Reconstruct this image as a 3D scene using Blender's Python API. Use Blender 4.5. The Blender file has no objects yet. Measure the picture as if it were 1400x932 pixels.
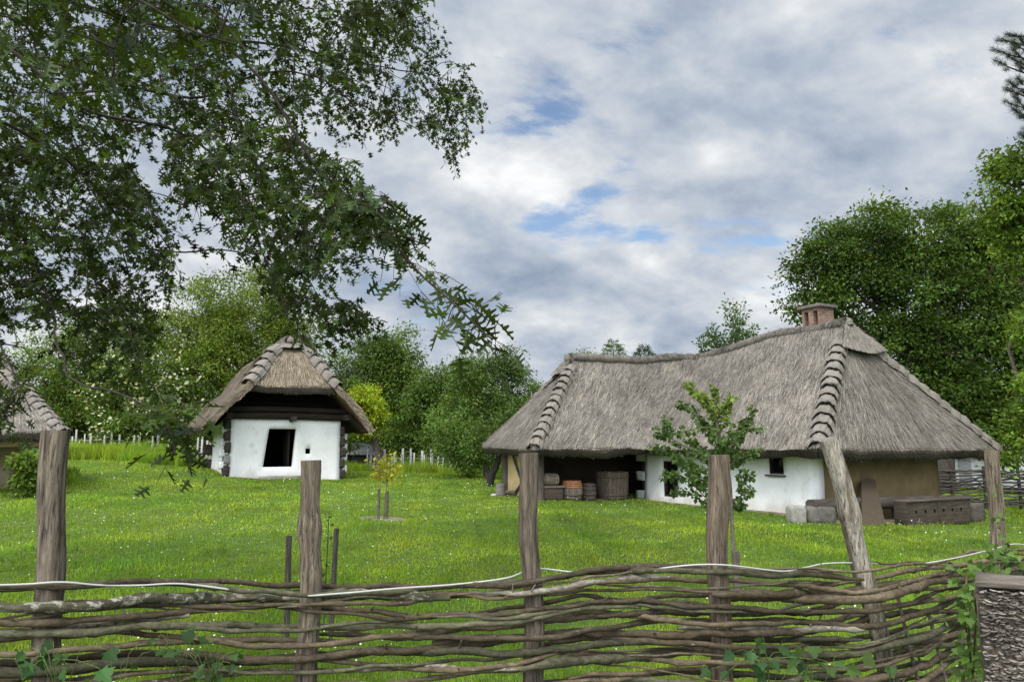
import bpy, bmesh, math, random
import numpy as np
from mathutils import Vector, Matrix

random.seed(7)
R = np.random.default_rng(11)
sc = bpy.context.scene
COL = sc.collection

# ------------------------------------------------------------------ camera maths
F, PITCH, EYE = 1011.0, math.radians(8.0), 1.75
CP, SP = math.cos(PITCH), math.sin(PITCH)


def ray(px, py):
    a, b = (px - 700) / F, (466 - py) / F
    fy = CP - b * SP
    return a / fy, (SP + b * CP) / fy


def P(px, py, Y):
    tx, tz = ray(px, py)
    return np.array((tx * Y, Y, EYE + tz * Y))


KT = [-.9, -.54, -.38, -.234, -.12, 0, .08, .18, .38, .6, .9]
KV = [.042, .042, .0278, .0152, .0145, .010, .004, -.002, -.004, -.02, -.02]


def gz(x, y):
    x, y = np.asarray(x, float), np.asarray(y, float)
    t = x / np.maximum(y, 4.0)
    k = np.interp(t, KT, KV)
    d = np.clip(y, 8, 46) - 8
    bump = .03 * np.sin(x * .9 + 1.3) * np.sin(y * .7) + .02 * np.sin(x * 2.1 + y * 1.3)
    return k * d + bump * np.clip((y - 4) / 6, 0, 1)


def G(x, y):
    return np.array((x, y, float(gz(x, y))))


def unit(v):
    v = np.asarray(v, float)
    return v / (np.linalg.norm(v, axis=-1, keepdims=True) + 1e-12)


_ks = np.random.default_rng(3).normal(size=(14, 3))
_ph = np.random.default_rng(4).uniform(0, 6.28, 14)


def noise(p, s=1.0, oct=2):
    """smooth pseudo noise about -1..1 at any points"""
    p = np.asarray(p, float)
    out = 0
    amp, tot = 1.0, 0
    for o in range(oct):
        q = np.sin(p @ (_ks[:7] * s).T + _ph[:7] + o * 1.7).sum(-1) / 3.0
        out = out + amp * q
        tot += amp
        amp *= .5
        s *= 2.3
    return out / tot


# ------------------------------------------------------------------ mesh builder
WLOC = {}


class MB:
    def __init__(s):
        s.v, s.f, s.c, s.n = [], [], [], 0

    def add(s, v, f, c=(1, 1, 1)):
        v = np.asarray(v, float).reshape(-1, 3)
        s.v.append(v)
        if isinstance(f, np.ndarray):
            s.f.append(f + s.n)
        else:
            by = {}
            for q in f:
                by.setdefault(len(q), []).append(q)
            for q in by.values():
                s.f.append(np.array(q) + s.n)
        c = np.asarray(c, float)
        s.c.append(np.broadcast_to(c, (len(v), 3)))
        s.n += len(v)

    def build(s, name, mat, parent=None, base=None, smooth=True):
        v = np.concatenate(s.v)
        if parent is not None:
            pl = WLOC[parent.name]
            base = pl if base is None else np.asarray(base, float)
        elif base is None:
            lo, hi = v.min(0), v.max(0)
            base = np.array([(lo[0] + hi[0]) / 2, (lo[1] + hi[1]) / 2, lo[2]])
        base = np.asarray(base, float)
        v = v - base
        me = bpy.data.meshes.new(name)
        me.vertices.add(len(v))
        me.vertices.foreach_set('co', v.astype(np.float32).ravel())
        loops = np.concatenate([f.ravel() for f in s.f])
        tot = np.concatenate([np.full(len(f), f.shape[1]) for f in s.f])
        st = np.concatenate([[0], np.cumsum(tot)[:-1]])
        me.loops.add(len(loops))
        me.loops.foreach_set('vertex_index', loops.astype(np.int32))
        me.polygons.add(len(tot))
        me.polygons.foreach_set('loop_start', st.astype(np.int32))
        me.polygons.foreach_set('loop_total', tot.astype(np.int32))
        at = me.attributes.new('Col', 'FLOAT_COLOR', 'POINT')
        c = np.concatenate(s.c)
        at.data.foreach_set('color', np.concatenate([c, np.ones((len(c), 1))], 1).astype(np.float32).ravel())
        me.update(calc_edges=True)
        me.validate()
        me.polygons.foreach_set('use_smooth', np.full(len(me.polygons), smooth))
        me.materials.append(mat)
        o = bpy.data.objects.new(name, me)
        COL.objects.link(o)
        if parent is not None:
            o.parent = parent
            o.location = base - WLOC[parent.name]
        else:
            o.location = base
        WLOC[o.name] = base
        return o


def tag(o, label=None, cat=None, group=None, kind=None):
    if label: o['label'] = label
    if cat: o['category'] = cat
    if group: o['group'] = group
    if kind: o['kind'] = kind
    return o


def thing(name, loc, label, cat, group=None):
    o = bpy.data.objects.new(name, None)
    o.empty_display_size = .2
    COL.objects.link(o)
    loc = np.asarray(loc, float)
    o.location = loc
    WLOC[o.name] = loc
    return tag(o, label, cat, group)


# ------------------------------------------------------------------ shapes
def frames(p):
    p = np.asarray(p, float)
    t = np.gradient(p, axis=0)
    t = unit(t)
    n = np.zeros_like(p)
    ref = np.array((0, 0, 1.0)) if abs(t[0][2]) < .9 else np.array((1.0, 0, 0))
    v = np.cross(t[0], ref)
    v = v / np.linalg.norm(v)
    for i in range(len(p)):
        v = v - t[i] * v.dot(t[i])
        v = v / (np.linalg.norm(v) + 1e-9)
        n[i] = v
    return t, n, np.cross(t, n)


def tube(mb, p, r, sides=6, c=(1, 1, 1), caps=True, rough=0.0, rs=6.0, sq=0.0):
    p = np.asarray(p, float)
    N = len(p)
    r = np.broadcast_to(np.asarray(r, float), (N,))
    t, n, b = frames(p)
    a = np.arange(sides) / sides * 2 * math.pi
    ca, sa = np.cos(a), np.sin(a)
    if sq:
        m = np.maximum(abs(ca), abs(sa))
        k = 1 / (m ** sq)
        ca, sa = ca * k, sa * k
    ring = n[:, None, :] * ca[None, :, None] + b[:, None, :] * sa[None, :, None]
    rr = r[:, None] * np.ones((1, sides))
    if rough:
        q = p[:, None, :] + ring * r[:, None, None]
        rr = rr * (1 + rough * noise(q, rs, 2))
    v = p[:, None, :] + ring * rr[..., None]
    idx = np.arange(N * sides).reshape(N, sides)
    i0, i1 = idx[:-1], idx[1:]
    f = np.stack([i0, i1, np.roll(i1, -1, 1), np.roll(i0, -1, 1)], -1).reshape(-1, 4)[:, ::-1]
    cc = np.asarray(c, float)
    if cc.ndim == 2 and len(cc) == N:
        cc = np.repeat(cc, sides, 0)
    mb.add(v, f.copy(), cc)
    if caps:
        for e, rev in ((0, False), (N - 1, True)):
            vv = v[e]
            ff = np.arange(sides)[None]
            mb.add(vv, ff if not rev else ff[:, ::-1].copy(), cc[0] if cc.ndim == 2 else cc)


def curve(pts, n):
    """Catmull-Rom through the points"""
    pts = np.asarray(pts, float)
    q = np.vstack([2 * pts[0] - pts[1], pts, 2 * pts[-1] - pts[-2]])
    seg = len(pts) - 1
    u = np.linspace(0, seg - 1e-6, n)
    i = u.astype(int)
    f = (u - i)[:, None]
    a, b, c, d = q[i], q[i + 1], q[i + 2], q[i + 3]
    return .5 * (2 * b + (c - a) * f + (2 * a - 5 * b + 4 * c - d) * f ** 2 + (3 * b - a - 3 * c + d) * f ** 3)


def box(mb, c, size, ax=(1, 0, 0), up=(0, 0, 1), bev=.01, col=(1, 1, 1), rough=0.0, sub=0):
    """bevelled box: centre, full sizes along ax, side, up"""
    bm = bmesh.new()
    bmesh.ops.create_cube(bm, size=1)
    for v in bm.verts:
        v.co = Vector((v.co.x * size[0], v.co.y * size[1], v.co.z * size[2]))
    if sub:
        bmesh.ops.subdivide_edges(bm, edges=bm.edges[:], cuts=sub, use_grid_fill=True)
    elif bev:
        bmesh.ops.bevel(bm, geom=bm.edges[:] + bm.verts[:], offset=bev, segments=2, affect='EDGES', profile=.5)
    bm.verts.index_update()
    v = np.array([x.co[:] for x in bm.verts])
    f = [[x.index for x in q.verts] for q in bm.faces]
    bm.free()
    ax = unit(ax)
    up = np.asarray(up, float)
    up = unit(up - ax * up.dot(ax))
    sd = np.cross(up, ax)
    w = np.asarray(c, float) + v[:, :1] * ax + v[:, 1:2] * sd + v[:, 2:] * up
    if rough:
        for k in range(3):
            w[:, k] += rough * noise(w + k * 7.3, 5.0, 2)
    mb.add(w, f, col)


def grid(mb, fn, nu, nv, c=(1, 1, 1), flip=False):
    u, v = np.meshgrid(np.linspace(0, 1, nu), np.linspace(0, 1, nv), indexing='ij')
    p = fn(u.ravel(), v.ravel())
    i = np.arange(nu * nv).reshape(nu, nv)
    f = np.stack([i[:-1, :-1], i[1:, :-1], i[1:, 1:], i[:-1, 1:]], -1).reshape(-1, 4)
    if flip: f = f[:, ::-1].copy()
    mb.add(p, f, c)


def place(mb, tv, tf, pos, X, Z, size, col):
    """many copies of a small template (leaf, blade) into one mesh"""
    X = unit(X)
    Z = unit(Z - X * (Z * X).sum(-1, keepdims=True))
    Y = np.cross(Z, X)
    N, k = len(pos), len(tv)
    size = np.broadcast_to(np.asarray(size, float), (N,))
    v = pos[:, None, :] + size[:, None, None] * (tv[None, :, :1] * X[:, None] + tv[None, :, 1:2] * Y[:, None] + tv[None, :, 2:] * Z[:, None])
    col = np.broadcast_to(col, (N, 3))
    cc = np.repeat(col, k, 0)
    base = (np.arange(N) * k)[:, None, None]
    fs = []
    for f in tf:
        f = np.asarray(f)[None]
        fs.append((f[None] + base).reshape(-1, f.shape[-1]))
    mb.v.append(v.reshape(-1, 3))
    mb.c.append(cc)
    for f in fs: mb.f.append(f + mb.n)
    mb.n += N * k


def leaf_t(kind):
    if kind == 'oak':
        up = [(.25, .015), (.30, .18), (.37, .055), (.46, .40), (.53, .33), (.54, .085), (.62, .065), (.74, .37), (.79, .29), (.75, .08), (.85, .06), (.92, .17)]
    elif kind == 'oakfar':
        up = [(.26, .025), (.44, .40), (.52, .08), (.76, .36), (.80, .06)]
    elif kind == 'maple':
        up = [(.12, .03), (.10, .34), (.25, .28), (.42, .56), (.50, .34), (.62, .36), (.66, .18), (.84, .15)]
    elif kind == 'round':
        up = [(.12, .01), (.25, .24), (.5, .36), (.75, .27)]
    else:  # simple folded leaf
        up = [(.45, .27)]
    n = len(up)
    z = lambda x, y: .16 * abs(y) * 1.4 - .18 * x * x
    v = [(0, 0, 0)] + [(x, y, z(x, y)) for x, y in up] + [(1, 0, z(1, 0))] + [(x, -y, z(x, y)) for x, y in up]
    f1 = [0] + [n + 1] + list(range(n, 0, -1))
    f2 = [0] + list(range(n + 2, 2 * n + 2)) + [n + 1]
    return np.array(v, float), [f1, f2]


LT = {k: leaf_t(k) for k in ('oak', 'oakfar', 'maple', 'round', 'simple')}


def rand_dirs(n, zs=1.0, rng=None):
    rng = rng or R
    d = rng.normal(size=(n, 3))
    d[:, 2] *= zs
    return unit(d)


# ------------------------------------------------------------------ materials
def nodes(name):
    m = bpy.data.materials.new(name)
    m.use_nodes = True
    nt = m.node_tree
    return m, nt, nt.nodes['Principled BSDF'], nt.nodes['Material Output']


def N_(nt, t, **kw):
    n = nt.nodes.new(t)
    for k, v in kw.items():
        if k.startswith('i_'):
            key = k[2:]
            n.inputs[int(key) if key.isdigit() else key.replace('_', ' ')].default_value = v
        else:
            setattr(n, k, v)
    return n


def attr_mat(name, rough=.85, spec=.25, vary=.35, nscale=9.0, stretch=(1, 1, 1), bump=.3, bdist=.01, fine=60.0, tint=None, lo=.6, translucent=0.0, tcol=(.2, .35, .03, 1), detail=4, grain=0.0, gscale=120.0):
    """colour attribute times procedural noise, bump from a finer noise"""
    m, nt, bs, out = nodes(name)
    L = nt.links.new
    at = N_(nt, 'ShaderNodeAttribute', attribute_name='Col')
    tc = N_(nt, 'ShaderNodeTexCoord')
    mp = N_(nt, 'ShaderNodeMapping')
    mp.inputs['Scale'].default_value = stretch
    L(tc.outputs['Object'], mp.inputs['Vector'])
    n1 = N_(nt, 'ShaderNodeTexNoise', i_Scale=nscale, i_Detail=detail, i_Roughness=.62)
    L(mp.outputs[0], n1.inputs['Vector'])
    mr = N_(nt, 'ShaderNodeMapRange')
    mr.inputs['From Min'].default_value = .3
    mr.inputs['From Max'].default_value = .7
    mr.inputs['To Min'].default_value = 1 - vary
    mr.inputs['To Max'].default_value = 1 + vary
    L(n1.outputs['Fac'], mr.inputs['Value'])
    mul = N_(nt, 'ShaderNodeVectorMath', operation='SCALE')
    L(at.outputs['Color'], mul.inputs[0])
    L(mr.outputs[0], mul.inputs['Scale'])
    col = mul.outputs[0]
    if grain:
        n4 = N_(nt, 'ShaderNodeTexNoise', i_Scale=gscale, i_Detail=6.0, i_Roughness=.75)
        L(mp.outputs[0], n4.inputs['Vector'])
        m4 = N_(nt, 'ShaderNodeMapRange')
        for k_, x_ in zip(('From Min', 'From Max', 'To Min', 'To Max'), (.32, .68, 1 - grain, 1 + grain)): m4.inputs[k_].default_value = x_
        L(n4.outputs['Fac'], m4.inputs['Value'])
        mu4 = N_(nt, 'ShaderNodeVectorMath', operation='SCALE')
        L(col, mu4.inputs[0])
        L(m4.outputs[0], mu4.inputs['Scale'])
        col = mu4.outputs[0]
    if tint is not None:  # a second colour in blotches
        n3 = N_(nt, 'ShaderNodeTexNoise', i_Scale=tint[1], i_Detail=5.0, i_Roughness=.7)
        L(mp.outputs[0], n3.inputs['Vector'])
        m3 = N_(nt, 'ShaderNodeMapRange')
        m3.inputs['From Min'].default_value = tint[2]
        m3.inputs['From Max'].default_value = tint[3]
        m3.inputs['To Max'].default_value = tint[4]
        L(n3.outputs['Fac'], m3.inputs['Value'])
        mx = N_(nt, 'ShaderNodeMix', data_type='RGBA')
        L(m3.outputs[0], mx.inputs['Factor'])
        L(col, mx.inputs['A'])
        mx.inputs['B'].default_value = (*tint[0], 1)
        col = mx.outputs['Result']
    L(col, bs.inputs['Base Color'])
    bs.inputs['Roughness'].default_value = rough
    bs.inputs['Specular IOR Level'].default_value = spec
    if bump:
        n2 = N_(nt, 'ShaderNodeTexNoise', i_Scale=fine, i_Detail=5.0, i_Roughness=.7)
        L(mp.outputs[0], n2.inputs['Vector'])
        bp = N_(nt, 'ShaderNodeBump', i_Strength=bump, i_Distance=bdist)
        L(n2.outputs['Fac'], bp.inputs['Height'])
        L(bp.outputs[0], bs.inputs['Normal'])
    if translucent:
        tr = N_(nt, 'ShaderNodeBsdfTranslucent')
        ml = N_(nt, 'ShaderNodeVectorMath', operation='MULTIPLY')
        L(col, ml.inputs[0])
        ml.inputs[1].default_value = tcol[:3]
        L(ml.outputs[0], tr.inputs['Color'])
        mix = N_(nt, 'ShaderNodeMixShader', i_0=translucent)
        L(bs.outputs[0], mix.inputs[1])
        L(tr.outputs[0], mix.inputs[2])
        L(mix.outputs[0], out.inputs['Surface'])
    return m


M = {}
M['leaf'] = attr_mat('leaf', rough=.55, spec=.16, vary=.25, nscale=3.0, bump=0, translucent=.30, tcol=(1.7, 1.5, .5))
M['oakleaf'] = attr_mat('oak_leaf', rough=.5, spec=.18, vary=.3, nscale=2.0, bump=0, translucent=.28, tcol=(1.7, 1.5, .4))
M['grass'] = attr_mat('grass', rough=.6, spec=.08, vary=.22, nscale=.8, bump=0, translucent=.35, tcol=(1.5, 1.5, .6))
M['petal'] = attr_mat('petal', rough=.7, vary=.05, bump=0)
M['ground'] = attr_mat('ground', rough=.95, spec=.1, vary=.35, nscale=6, bump=.6, bdist=.03, fine=30)
M['thatch'] = attr_mat('thatch', rough=.95, spec=.1, vary=.20, nscale=1.6, grain=.25, gscale=24.0, bump=.5, bdist=.02, fine=45)
M['bark'] = attr_mat('bark', rough=.9, spec=.15, vary=.4, nscale=14, bump=.7, bdist=.02, fine=35)
M['rod'] = attr_mat('rod_bark', rough=.8, spec=.2, vary=.4, nscale=22, stretch=(.4, 1, 1), bump=.6, bdist=.006, fine=60, tint=((.33, .31, .26), 60.0, .655, .70, .7), grain=.5, gscale=70.0)
M['lichen'] = attr_mat('lichen_bark', rough=.85, spec=.2, vary=.4, nscale=22, stretch=(.4, 1, 1), bump=.7, bdist=.008, fine=60, tint=((.38, .35, .29), 38.0, .53, .61, .8), grain=.4, gscale=70.0)
M['post'] = attr_mat('post_wood', rough=.85, spec=.15, vary=.55, nscale=11, stretch=(5, 5, .4), bump=1.0, bdist=.010, fine=24, tint=((.040, .033, .027), 17.0, .555, .615, .85), detail=9, grain=.5, gscale=26.0)
M['board'] = attr_mat('old_board', rough=.9, spec=.15, vary=.45, nscale=2.6, stretch=(1, 1, 9), bump=.6, bdist=.012, fine=6, detail=7, grain=.35, gscale=14.0)
M['plaster'] = attr_mat('plaster', rough=.92, spec=.15, vary=.07, nscale=1.6, bump=.35, bdist=.03, fine=5, tint=((.45, .43, .38), 4.0, .56, .74, .6), grain=.06, gscale=30.0)
M['mud'] = attr_mat('mud_plaster', rough=.95, spec=.1, vary=.2, nscale=2.4, bump=.5, bdist=.02, fine=9)
M['stone'] = attr_mat('stone', rough=.9, spec=.2, vary=.3, nscale=7, bump=.8, bdist=.02, fine=22, grain=.3, gscale=40.0)
M['cable'] = attr_mat('cable_sheath', rough=.4, spec=.4, vary=.05, bump=0)
M['metal'] = attr_mat('rusty_iron', rough=.6, spec=.4, vary=.3, nscale=30, bump=.3)


def brick_mat():
    m, nt, bs, out = nodes('chimney_brick')
    L = nt.links.new
    tc = N_(nt, 'ShaderNodeTexCoord')
    mp = N_(nt, 'ShaderNodeMapping')
    mp.inputs['Rotation'].default_value = (math.radians(90), 0, 0)
    L(tc.outputs['UV'], mp.inputs['Vector'])
    br = N_(nt, 'ShaderNodeTexBrick', i_Scale=1.0)
    br.inputs['Color1'].default_value = (.30, .14, .09, 1)
    br.inputs['Color2'].default_value = (.42, .25, .17, 1)
    br.inputs['Mortar'].default_value = (.36, .32, .28, 1)
    br.inputs['Brick Width'].default_value = .25
    br.inputs['Row Height'].default_value = .08
    br.inputs['Mortar Size'].default_value = .009
    L(tc.outputs['UV'], br.inputs['Vector'])
    nz = N_(nt, 'ShaderNodeTexNoise', i_Scale=9.0, i_Detail=5.0)
    L(tc.outputs['Object'], nz.inputs['Vector'])
    mx = N_(nt, 'ShaderNodeMix', data_type='RGBA', blend_type='MULTIPLY')
    mx.inputs['Factor'].default_value = .6
    L(br.outputs['Color'], mx.inputs['A'])
    L(nz.outputs['Fac'], mx.inputs['B'])
    L(mx.outputs['Result'], bs.inputs['Base Color'])
    bs.inputs['Roughness'].default_value = .92
    bp = N_(nt, 'ShaderNodeBump', i_Strength=.6, i_Distance=.01)
    L(br.outputs['Fac'], bp.inputs['Height'])
    bp.invert = True
    L(bp.outputs[0], bs.inputs['Normal'])
    return m


M['brick'] = brick_mat()


def glass_mat():
    m, nt, bs, out = nodes('window_glass')
    bs.inputs['Base Color'].default_value = (.012, .013, .014, 1)
    bs.inputs['Roughness'].default_value = .12
    return m


M['glass'] = glass_mat()

# ------------------------------------------------------------------ world, sun, camera
SUN_EL, SUN_AZ = math.radians(52), math.radians(205)   # azimuth measured clockwise from +Y


def make_world():
    w = bpy.data.worlds.new('World')
    sc.world = w
    w.use_nodes = True
    nt = w.node_tree
    L = nt.links.new
    bg = nt.nodes['Background']
    bg.inputs['Strength'].default_value = 1.0
    sky = N_(nt, 'ShaderNodeTexSky', sky_type='NISHITA', sun_disc=False, sun_elevation=SUN_EL, sun_rotation=SUN_AZ)
    skys = N_(nt, 'ShaderNodeVectorMath', operation='SCALE')
    skys.inputs['Scale'].default_value = .14
    L(sky.outputs[0], skys.inputs[0])
    tc = N_(nt, 'ShaderNodeTexCoord')
    sp = N_(nt, 'ShaderNodeSeparateXYZ')
    L(tc.outputs['Generated'], sp.inputs[0])

    def math_(op, a, b=None, c=None):
        n = N_(nt, 'ShaderNodeMath', operation=op)
        for i, x in enumerate((a, b, c)):
            if x is None: continue
            if isinstance(x, (int, float)): n.inputs[i].default_value = x
            else: L(x, n.inputs[i])
        return n.outputs[0]
    zz = math_('ADD', math_('MAXIMUM', sp.outputs['Z'], 0.0), .50)
    cx = math_('DIVIDE', sp.outputs['X'], zz)
    cy = math_('DIVIDE', sp.outputs['Y'], zz)
    cv = N_(nt, 'ShaderNodeCombineXYZ')
    L(cx, cv.inputs[0])
    L(cy, cv.inputs[1])

    def nz(scale, loc, rot, stretch, detail, rough, dist=0.0):
        mp = N_(nt, 'ShaderNodeMapping')
        mp.inputs['Location'].default_value = (*loc, 0)
        mp.inputs['Rotation'].default_value = (0, 0, rot)
        mp.inputs['Scale'].default_value = (*stretch, 1)
        L(cv.outputs[0], mp.inputs['Vector'])
        n = N_(nt, 'ShaderNodeTexNoise', i_Scale=scale, i_Detail=detail, i_Roughness=rough, i_Distortion=dist)
        L(mp.outputs[0], n.inputs['Vector'])
        return n.outputs['Fac']

    def mrange(v, a, b, c, d, smooth=True):
        n = N_(nt, 'ShaderNodeMapRange')
        if smooth: n.interpolation_type = 'SMOOTHSTEP'
        L(v, n.inputs['Value'])
        for k, x in zip(('From Min', 'From Max', 'To Min', 'To Max'), (a, b, c, d)):
            n.inputs[k].default_value = x
        return n.outputs[0]
    big = nz(2.3, SKY_A, SKY_R, (1.0, 1.3), 3, .5, .2)          # cloud masses
    mid = nz(5.5, SKY_B, SKY_R, (1.0, 1.25), 11, .60, .12)          # lumps and streaks
    hole = nz(2.6, SKY_C, SKY_R, (.8, 1.6), 7, .58, .2)         # blue gaps
    b = math_('ADD', math_('MULTIPLY', big, .50), math_('MULTIPLY', mid, .50))
    ramp = N_(nt, 'ShaderNodeValToRGB')
    e = ramp.color_ramp.elements
    e[0].position, e[0].color = .36, (.26, .325, .43, 1)
    e[1].position, e[1].color = .635, (.86, .87, .875, 1)
    x = ramp.color_ramp.elements.new(.45)
    x.color = (.41, .465, .55, 1)
    x = ramp.color_ramp.elements.new(.54)
    x.color = (.60, .63, .67, 1)
    L(b, ramp.inputs['Fac'])
    gap = mrange(hole, GAP0, GAP1, 1, 0)
    gap = math_('MULTIPLY', gap, mrange(sp.outputs['Z'], .10, .22, 0, 1))
    mx = N_(nt, 'ShaderNodeMix', data_type='RGBA')
    L(gap, mx.inputs['Factor'])
    L(ramp.outputs['Color'], mx.inputs['A'])
    L(skys.outputs[0], mx.inputs['B'])
    # unseen cloud towards the sun is brightened, added as fill for the yard
    sd = (math.sin(SUN_AZ) * math.cos(SUN_EL), math.cos(SUN_AZ) * math.cos(SUN_EL), math.sin(SUN_EL))
    dt = N_(nt, 'ShaderNodeVectorMath', operation='DOT_PRODUCT')
    L(tc.outputs['Generated'], dt.inputs[0])
    dt.inputs[1].default_value = sd
    gain = mrange(dt.outputs['Value'], .25, 1.0, 1.0, 5.0)
    sc2 = N_(nt, 'ShaderNodeVectorMath', operation='SCALE')
    L(mx.outputs['Result'], sc2.inputs[0])
    L(gain, sc2.inputs['Scale'])
    L(sc2.outputs[0], bg.inputs['Color'])


SKY_A, SKY_B, SKY_C, SKY_R, GAP0, GAP1 = (8.1, 4.4), (1.5, 3.1), (13.44, 6.66), -.75, .335, .43
make_world()
sl = bpy.data.lights.new('sun', 'SUN')
sl.energy = 1.5
sl.angle = math.radians(14)
sl.color = (1, .93, .80)
so = bpy.data.objects.new('sun', sl)
COL.objects.link(so)
sdir = Vector((math.sin(SUN_AZ) * math.cos(SUN_EL), math.cos(SUN_AZ) * math.cos(SUN_EL), math.sin(SUN_EL)))
so.rotation_euler = sdir.to_track_quat('Z', 'Y').to_euler()
so.location = sdir * 60

cam = bpy.data.cameras.new('camera')
cam.sensor_width = 36
cam.lens = 36 * F / 1400
cam.clip_start, cam.clip_end = .05, 3000
co = bpy.data.objects.new('camera', cam)
COL.objects.link(co)
co.location = (0, 0, EYE)
co.rotation_euler = (math.radians(90) + PITCH, 0, 0)
sc.camera = co
sc.view_settings.view_transform = 'Standard'
sc.view_settings.look = 'None'
sc.view_settings.exposure = 0.2
sc.view_settings.gamma = 1
sc.view_settings.use_curve_mapping = False
sc.cycles.max_bounces = 6
sc.cycles.diffuse_bounces = 3
sc.cycles.glossy_bounces = 2
sc.cycles.transmission_bounces = 4
sc.cycles.use_denoising = True

# ------------------------------------------------------------------ plan of the L-shaped cottage (metres)
ta = ray(1118, 608)[0]
A = np.array((ta * 17.6, 17.6))                       # front corner of the eaves
U = np.array((-.47, .883)); U /= np.linalg.norm(U)    # along the long wing, away from us
V = np.array((.883, .47)); V /= np.linalg.norm(V)     # across it, to the back


def hit(o, d, px):
    t = ray(px, 608)[0]
    s = (t * o[1] - o[0]) / (d[0] - t * d[1])
    return o + d * s


Cc = hit(A, V, 1369)
Vv = hit(A, U, 884)                                   # inner corner of the eaves
W = np.array((-.92, -.39)); W /= np.linalg.norm(W)    # along the short wing, to its open end
Wn = np.array((W[1], -W[0]))                          # to the back of it
Ff = hit(Vv, W, 729)
Bb = hit(Ff, Wn, 659)
wid = np.linalg.norm(Cc - A)
mid = (A + Cc) / 2
Rr = hit(mid, U, 1164)
wm = (Ff + Bb) / 2
Rl = hit(wm, -W, 786)
# ridge meeting point
den = U[0] * (-W[1]) - U[1] * (-W[0])
k = ((wm - mid)[0] * (-W[1]) - (wm - mid)[1] * (-W[0])) / den
Rm = mid + U * k
Dd = A + U * (k + 2.6) + V * wid                      # outer back corner
HOUSE_POLY = [Ff, Vv, A, Cc, Dd, Bb]


def inpoly(x, y, poly):
    x, y = np.asarray(x), np.asarray(y)
    ins = np.zeros(x.shape, bool)
    n = len(poly)
    for i in range(n):
        (x0, y0), (x1, y1) = poly[i][:2], poly[(i + 1) % n][:2]
        c = ((y0 > y) != (y1 > y)) & (x < (x1 - x0) * (y - y0) / (y1 - y0 + 1e-12) + x0)
        ins ^= c
    return ins


# small house plan
SA = math.radians(29)
sux, suy = np.array((math.cos(SA), math.sin(SA))), np.array((-math.sin(SA), math.cos(SA)))
s0 = np.array((ray(314, 620)[0] * 28.5, 28.5))
SW, SL = 4.25, 5.2
SMALL_POLY = [s0, s0 + sux * SW, s0 + sux * SW + suy * SL, s0 + suy * SL]

# ------------------------------------------------------------------ ground and grass
def build_ground():
    mb = MB()
    rr = np.concatenate([[0.0], np.geomspace(.8, 60, 90), np.geomspace(70, 900, 14)])
    aa = np.linspace(0, 2 * math.pi, 241)[:-1]
    r, a = np.meshgrid(rr, aa, indexing='ij')
    x, y = r * np.sin(a), r * np.cos(a)
    z = gz(x, y)
    v = np.stack([x, y, z], -1).reshape(-1, 3)
    nr, na = r.shape
    i = np.arange(nr * na).reshape(nr, na)
    i0, i1 = i[:-1], i[1:]
    f = np.stack([i0, np.roll(i0, -1, 1), np.roll(i1, -1, 1), i1], -1).reshape(-1, 4)[:, ::-1].copy()
    g = np.array((.075, .115, .024))
    c = np.repeat(g[None], len(v), 0)
    c = c * (1 + .25 * noise(v, .5, 2)[:, None])
    mb.add(v, f, c)
    o = mb.build('ground', M['ground'], base=(0, 0, 0))
    tag(o, kind='structure')
    # trodden soil inside the open shed, in the porch and along the wall foot
    soil = MB()
    def patch(poly, n=26, lift=.02):
        poly = np.asarray(poly, float)
        cen = poly.mean(0)
        N = len(poly)
        ring = []
        for q in range(N):
            for u in np.linspace(0, 1, n, endpoint=False):
                ring.append(poly[q] * (1 - u) + poly[(q + 1) % N] * u)
        ring = np.array(ring)
        ring = ring + .12 * np.stack([noise(np.c_[ring, ring[:, :1] * 0], 2.2, 2), noise(np.c_[ring[:, ::-1], ring[:, :1] * 0 + 4], 2.2, 2)], -1)
        L_ = 10
        pts = np.concatenate([cen + (ring - cen) * s for s in np.linspace(0.02, 1, L_)])
        z_ = gz(pts[:, 0], pts[:, 1]) + lift
        z_[-len(ring):] -= .05
        vv = np.c_[pts, z_]
        m = len(ring)
        ix = np.arange(L_ * m).reshape(L_, m)
        ff = np.stack([ix[:-1], np.roll(ix[:-1], -1, 1), np.roll(ix[1:], -1, 1), ix[1:]], -1).reshape(-1, 4)
        soil.add(vv, ff, np.array((.20, .165, .12)) * (1 + .2 * noise(vv, 2, 2)[:, None]))
    patch([Ff + Wn * .75 - W * .5, Vv + Wn * .9, Vv + Wn * 4, Bb - W * .5])
    patch([A + V * .55 + U * 6.2, A + V * .45 + U * .9, A + V * .95 + U * 1.1, A + V * 1.0 + U * 6.2])
    patch([A + V * .2 - U * .25, A + V * 2.0 - U * .35, A + V * (wid - .8) + U * .1, A + V * (wid - .8) + U * 1.4, A + V * .3 + U * 1.4])
    patch([s0 - suy * .35 + sux * .2, s0 - suy * .35 + sux * 4.2, s0 + suy * .3 + sux * 4.4, s0 + suy * .3])
    q = P(525, 716, 16.5)[:2]
    patch([q + np.array((.62 * math.cos(t), .55 * math.sin(t))) for t in np.linspace(0, 6.28, 7)[:-1]], n=6)
    tag(soil.build('bare_soil', M['ground'], base=(0, 0, 0)), kind='structure')


build_ground()
SOIL = []


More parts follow.
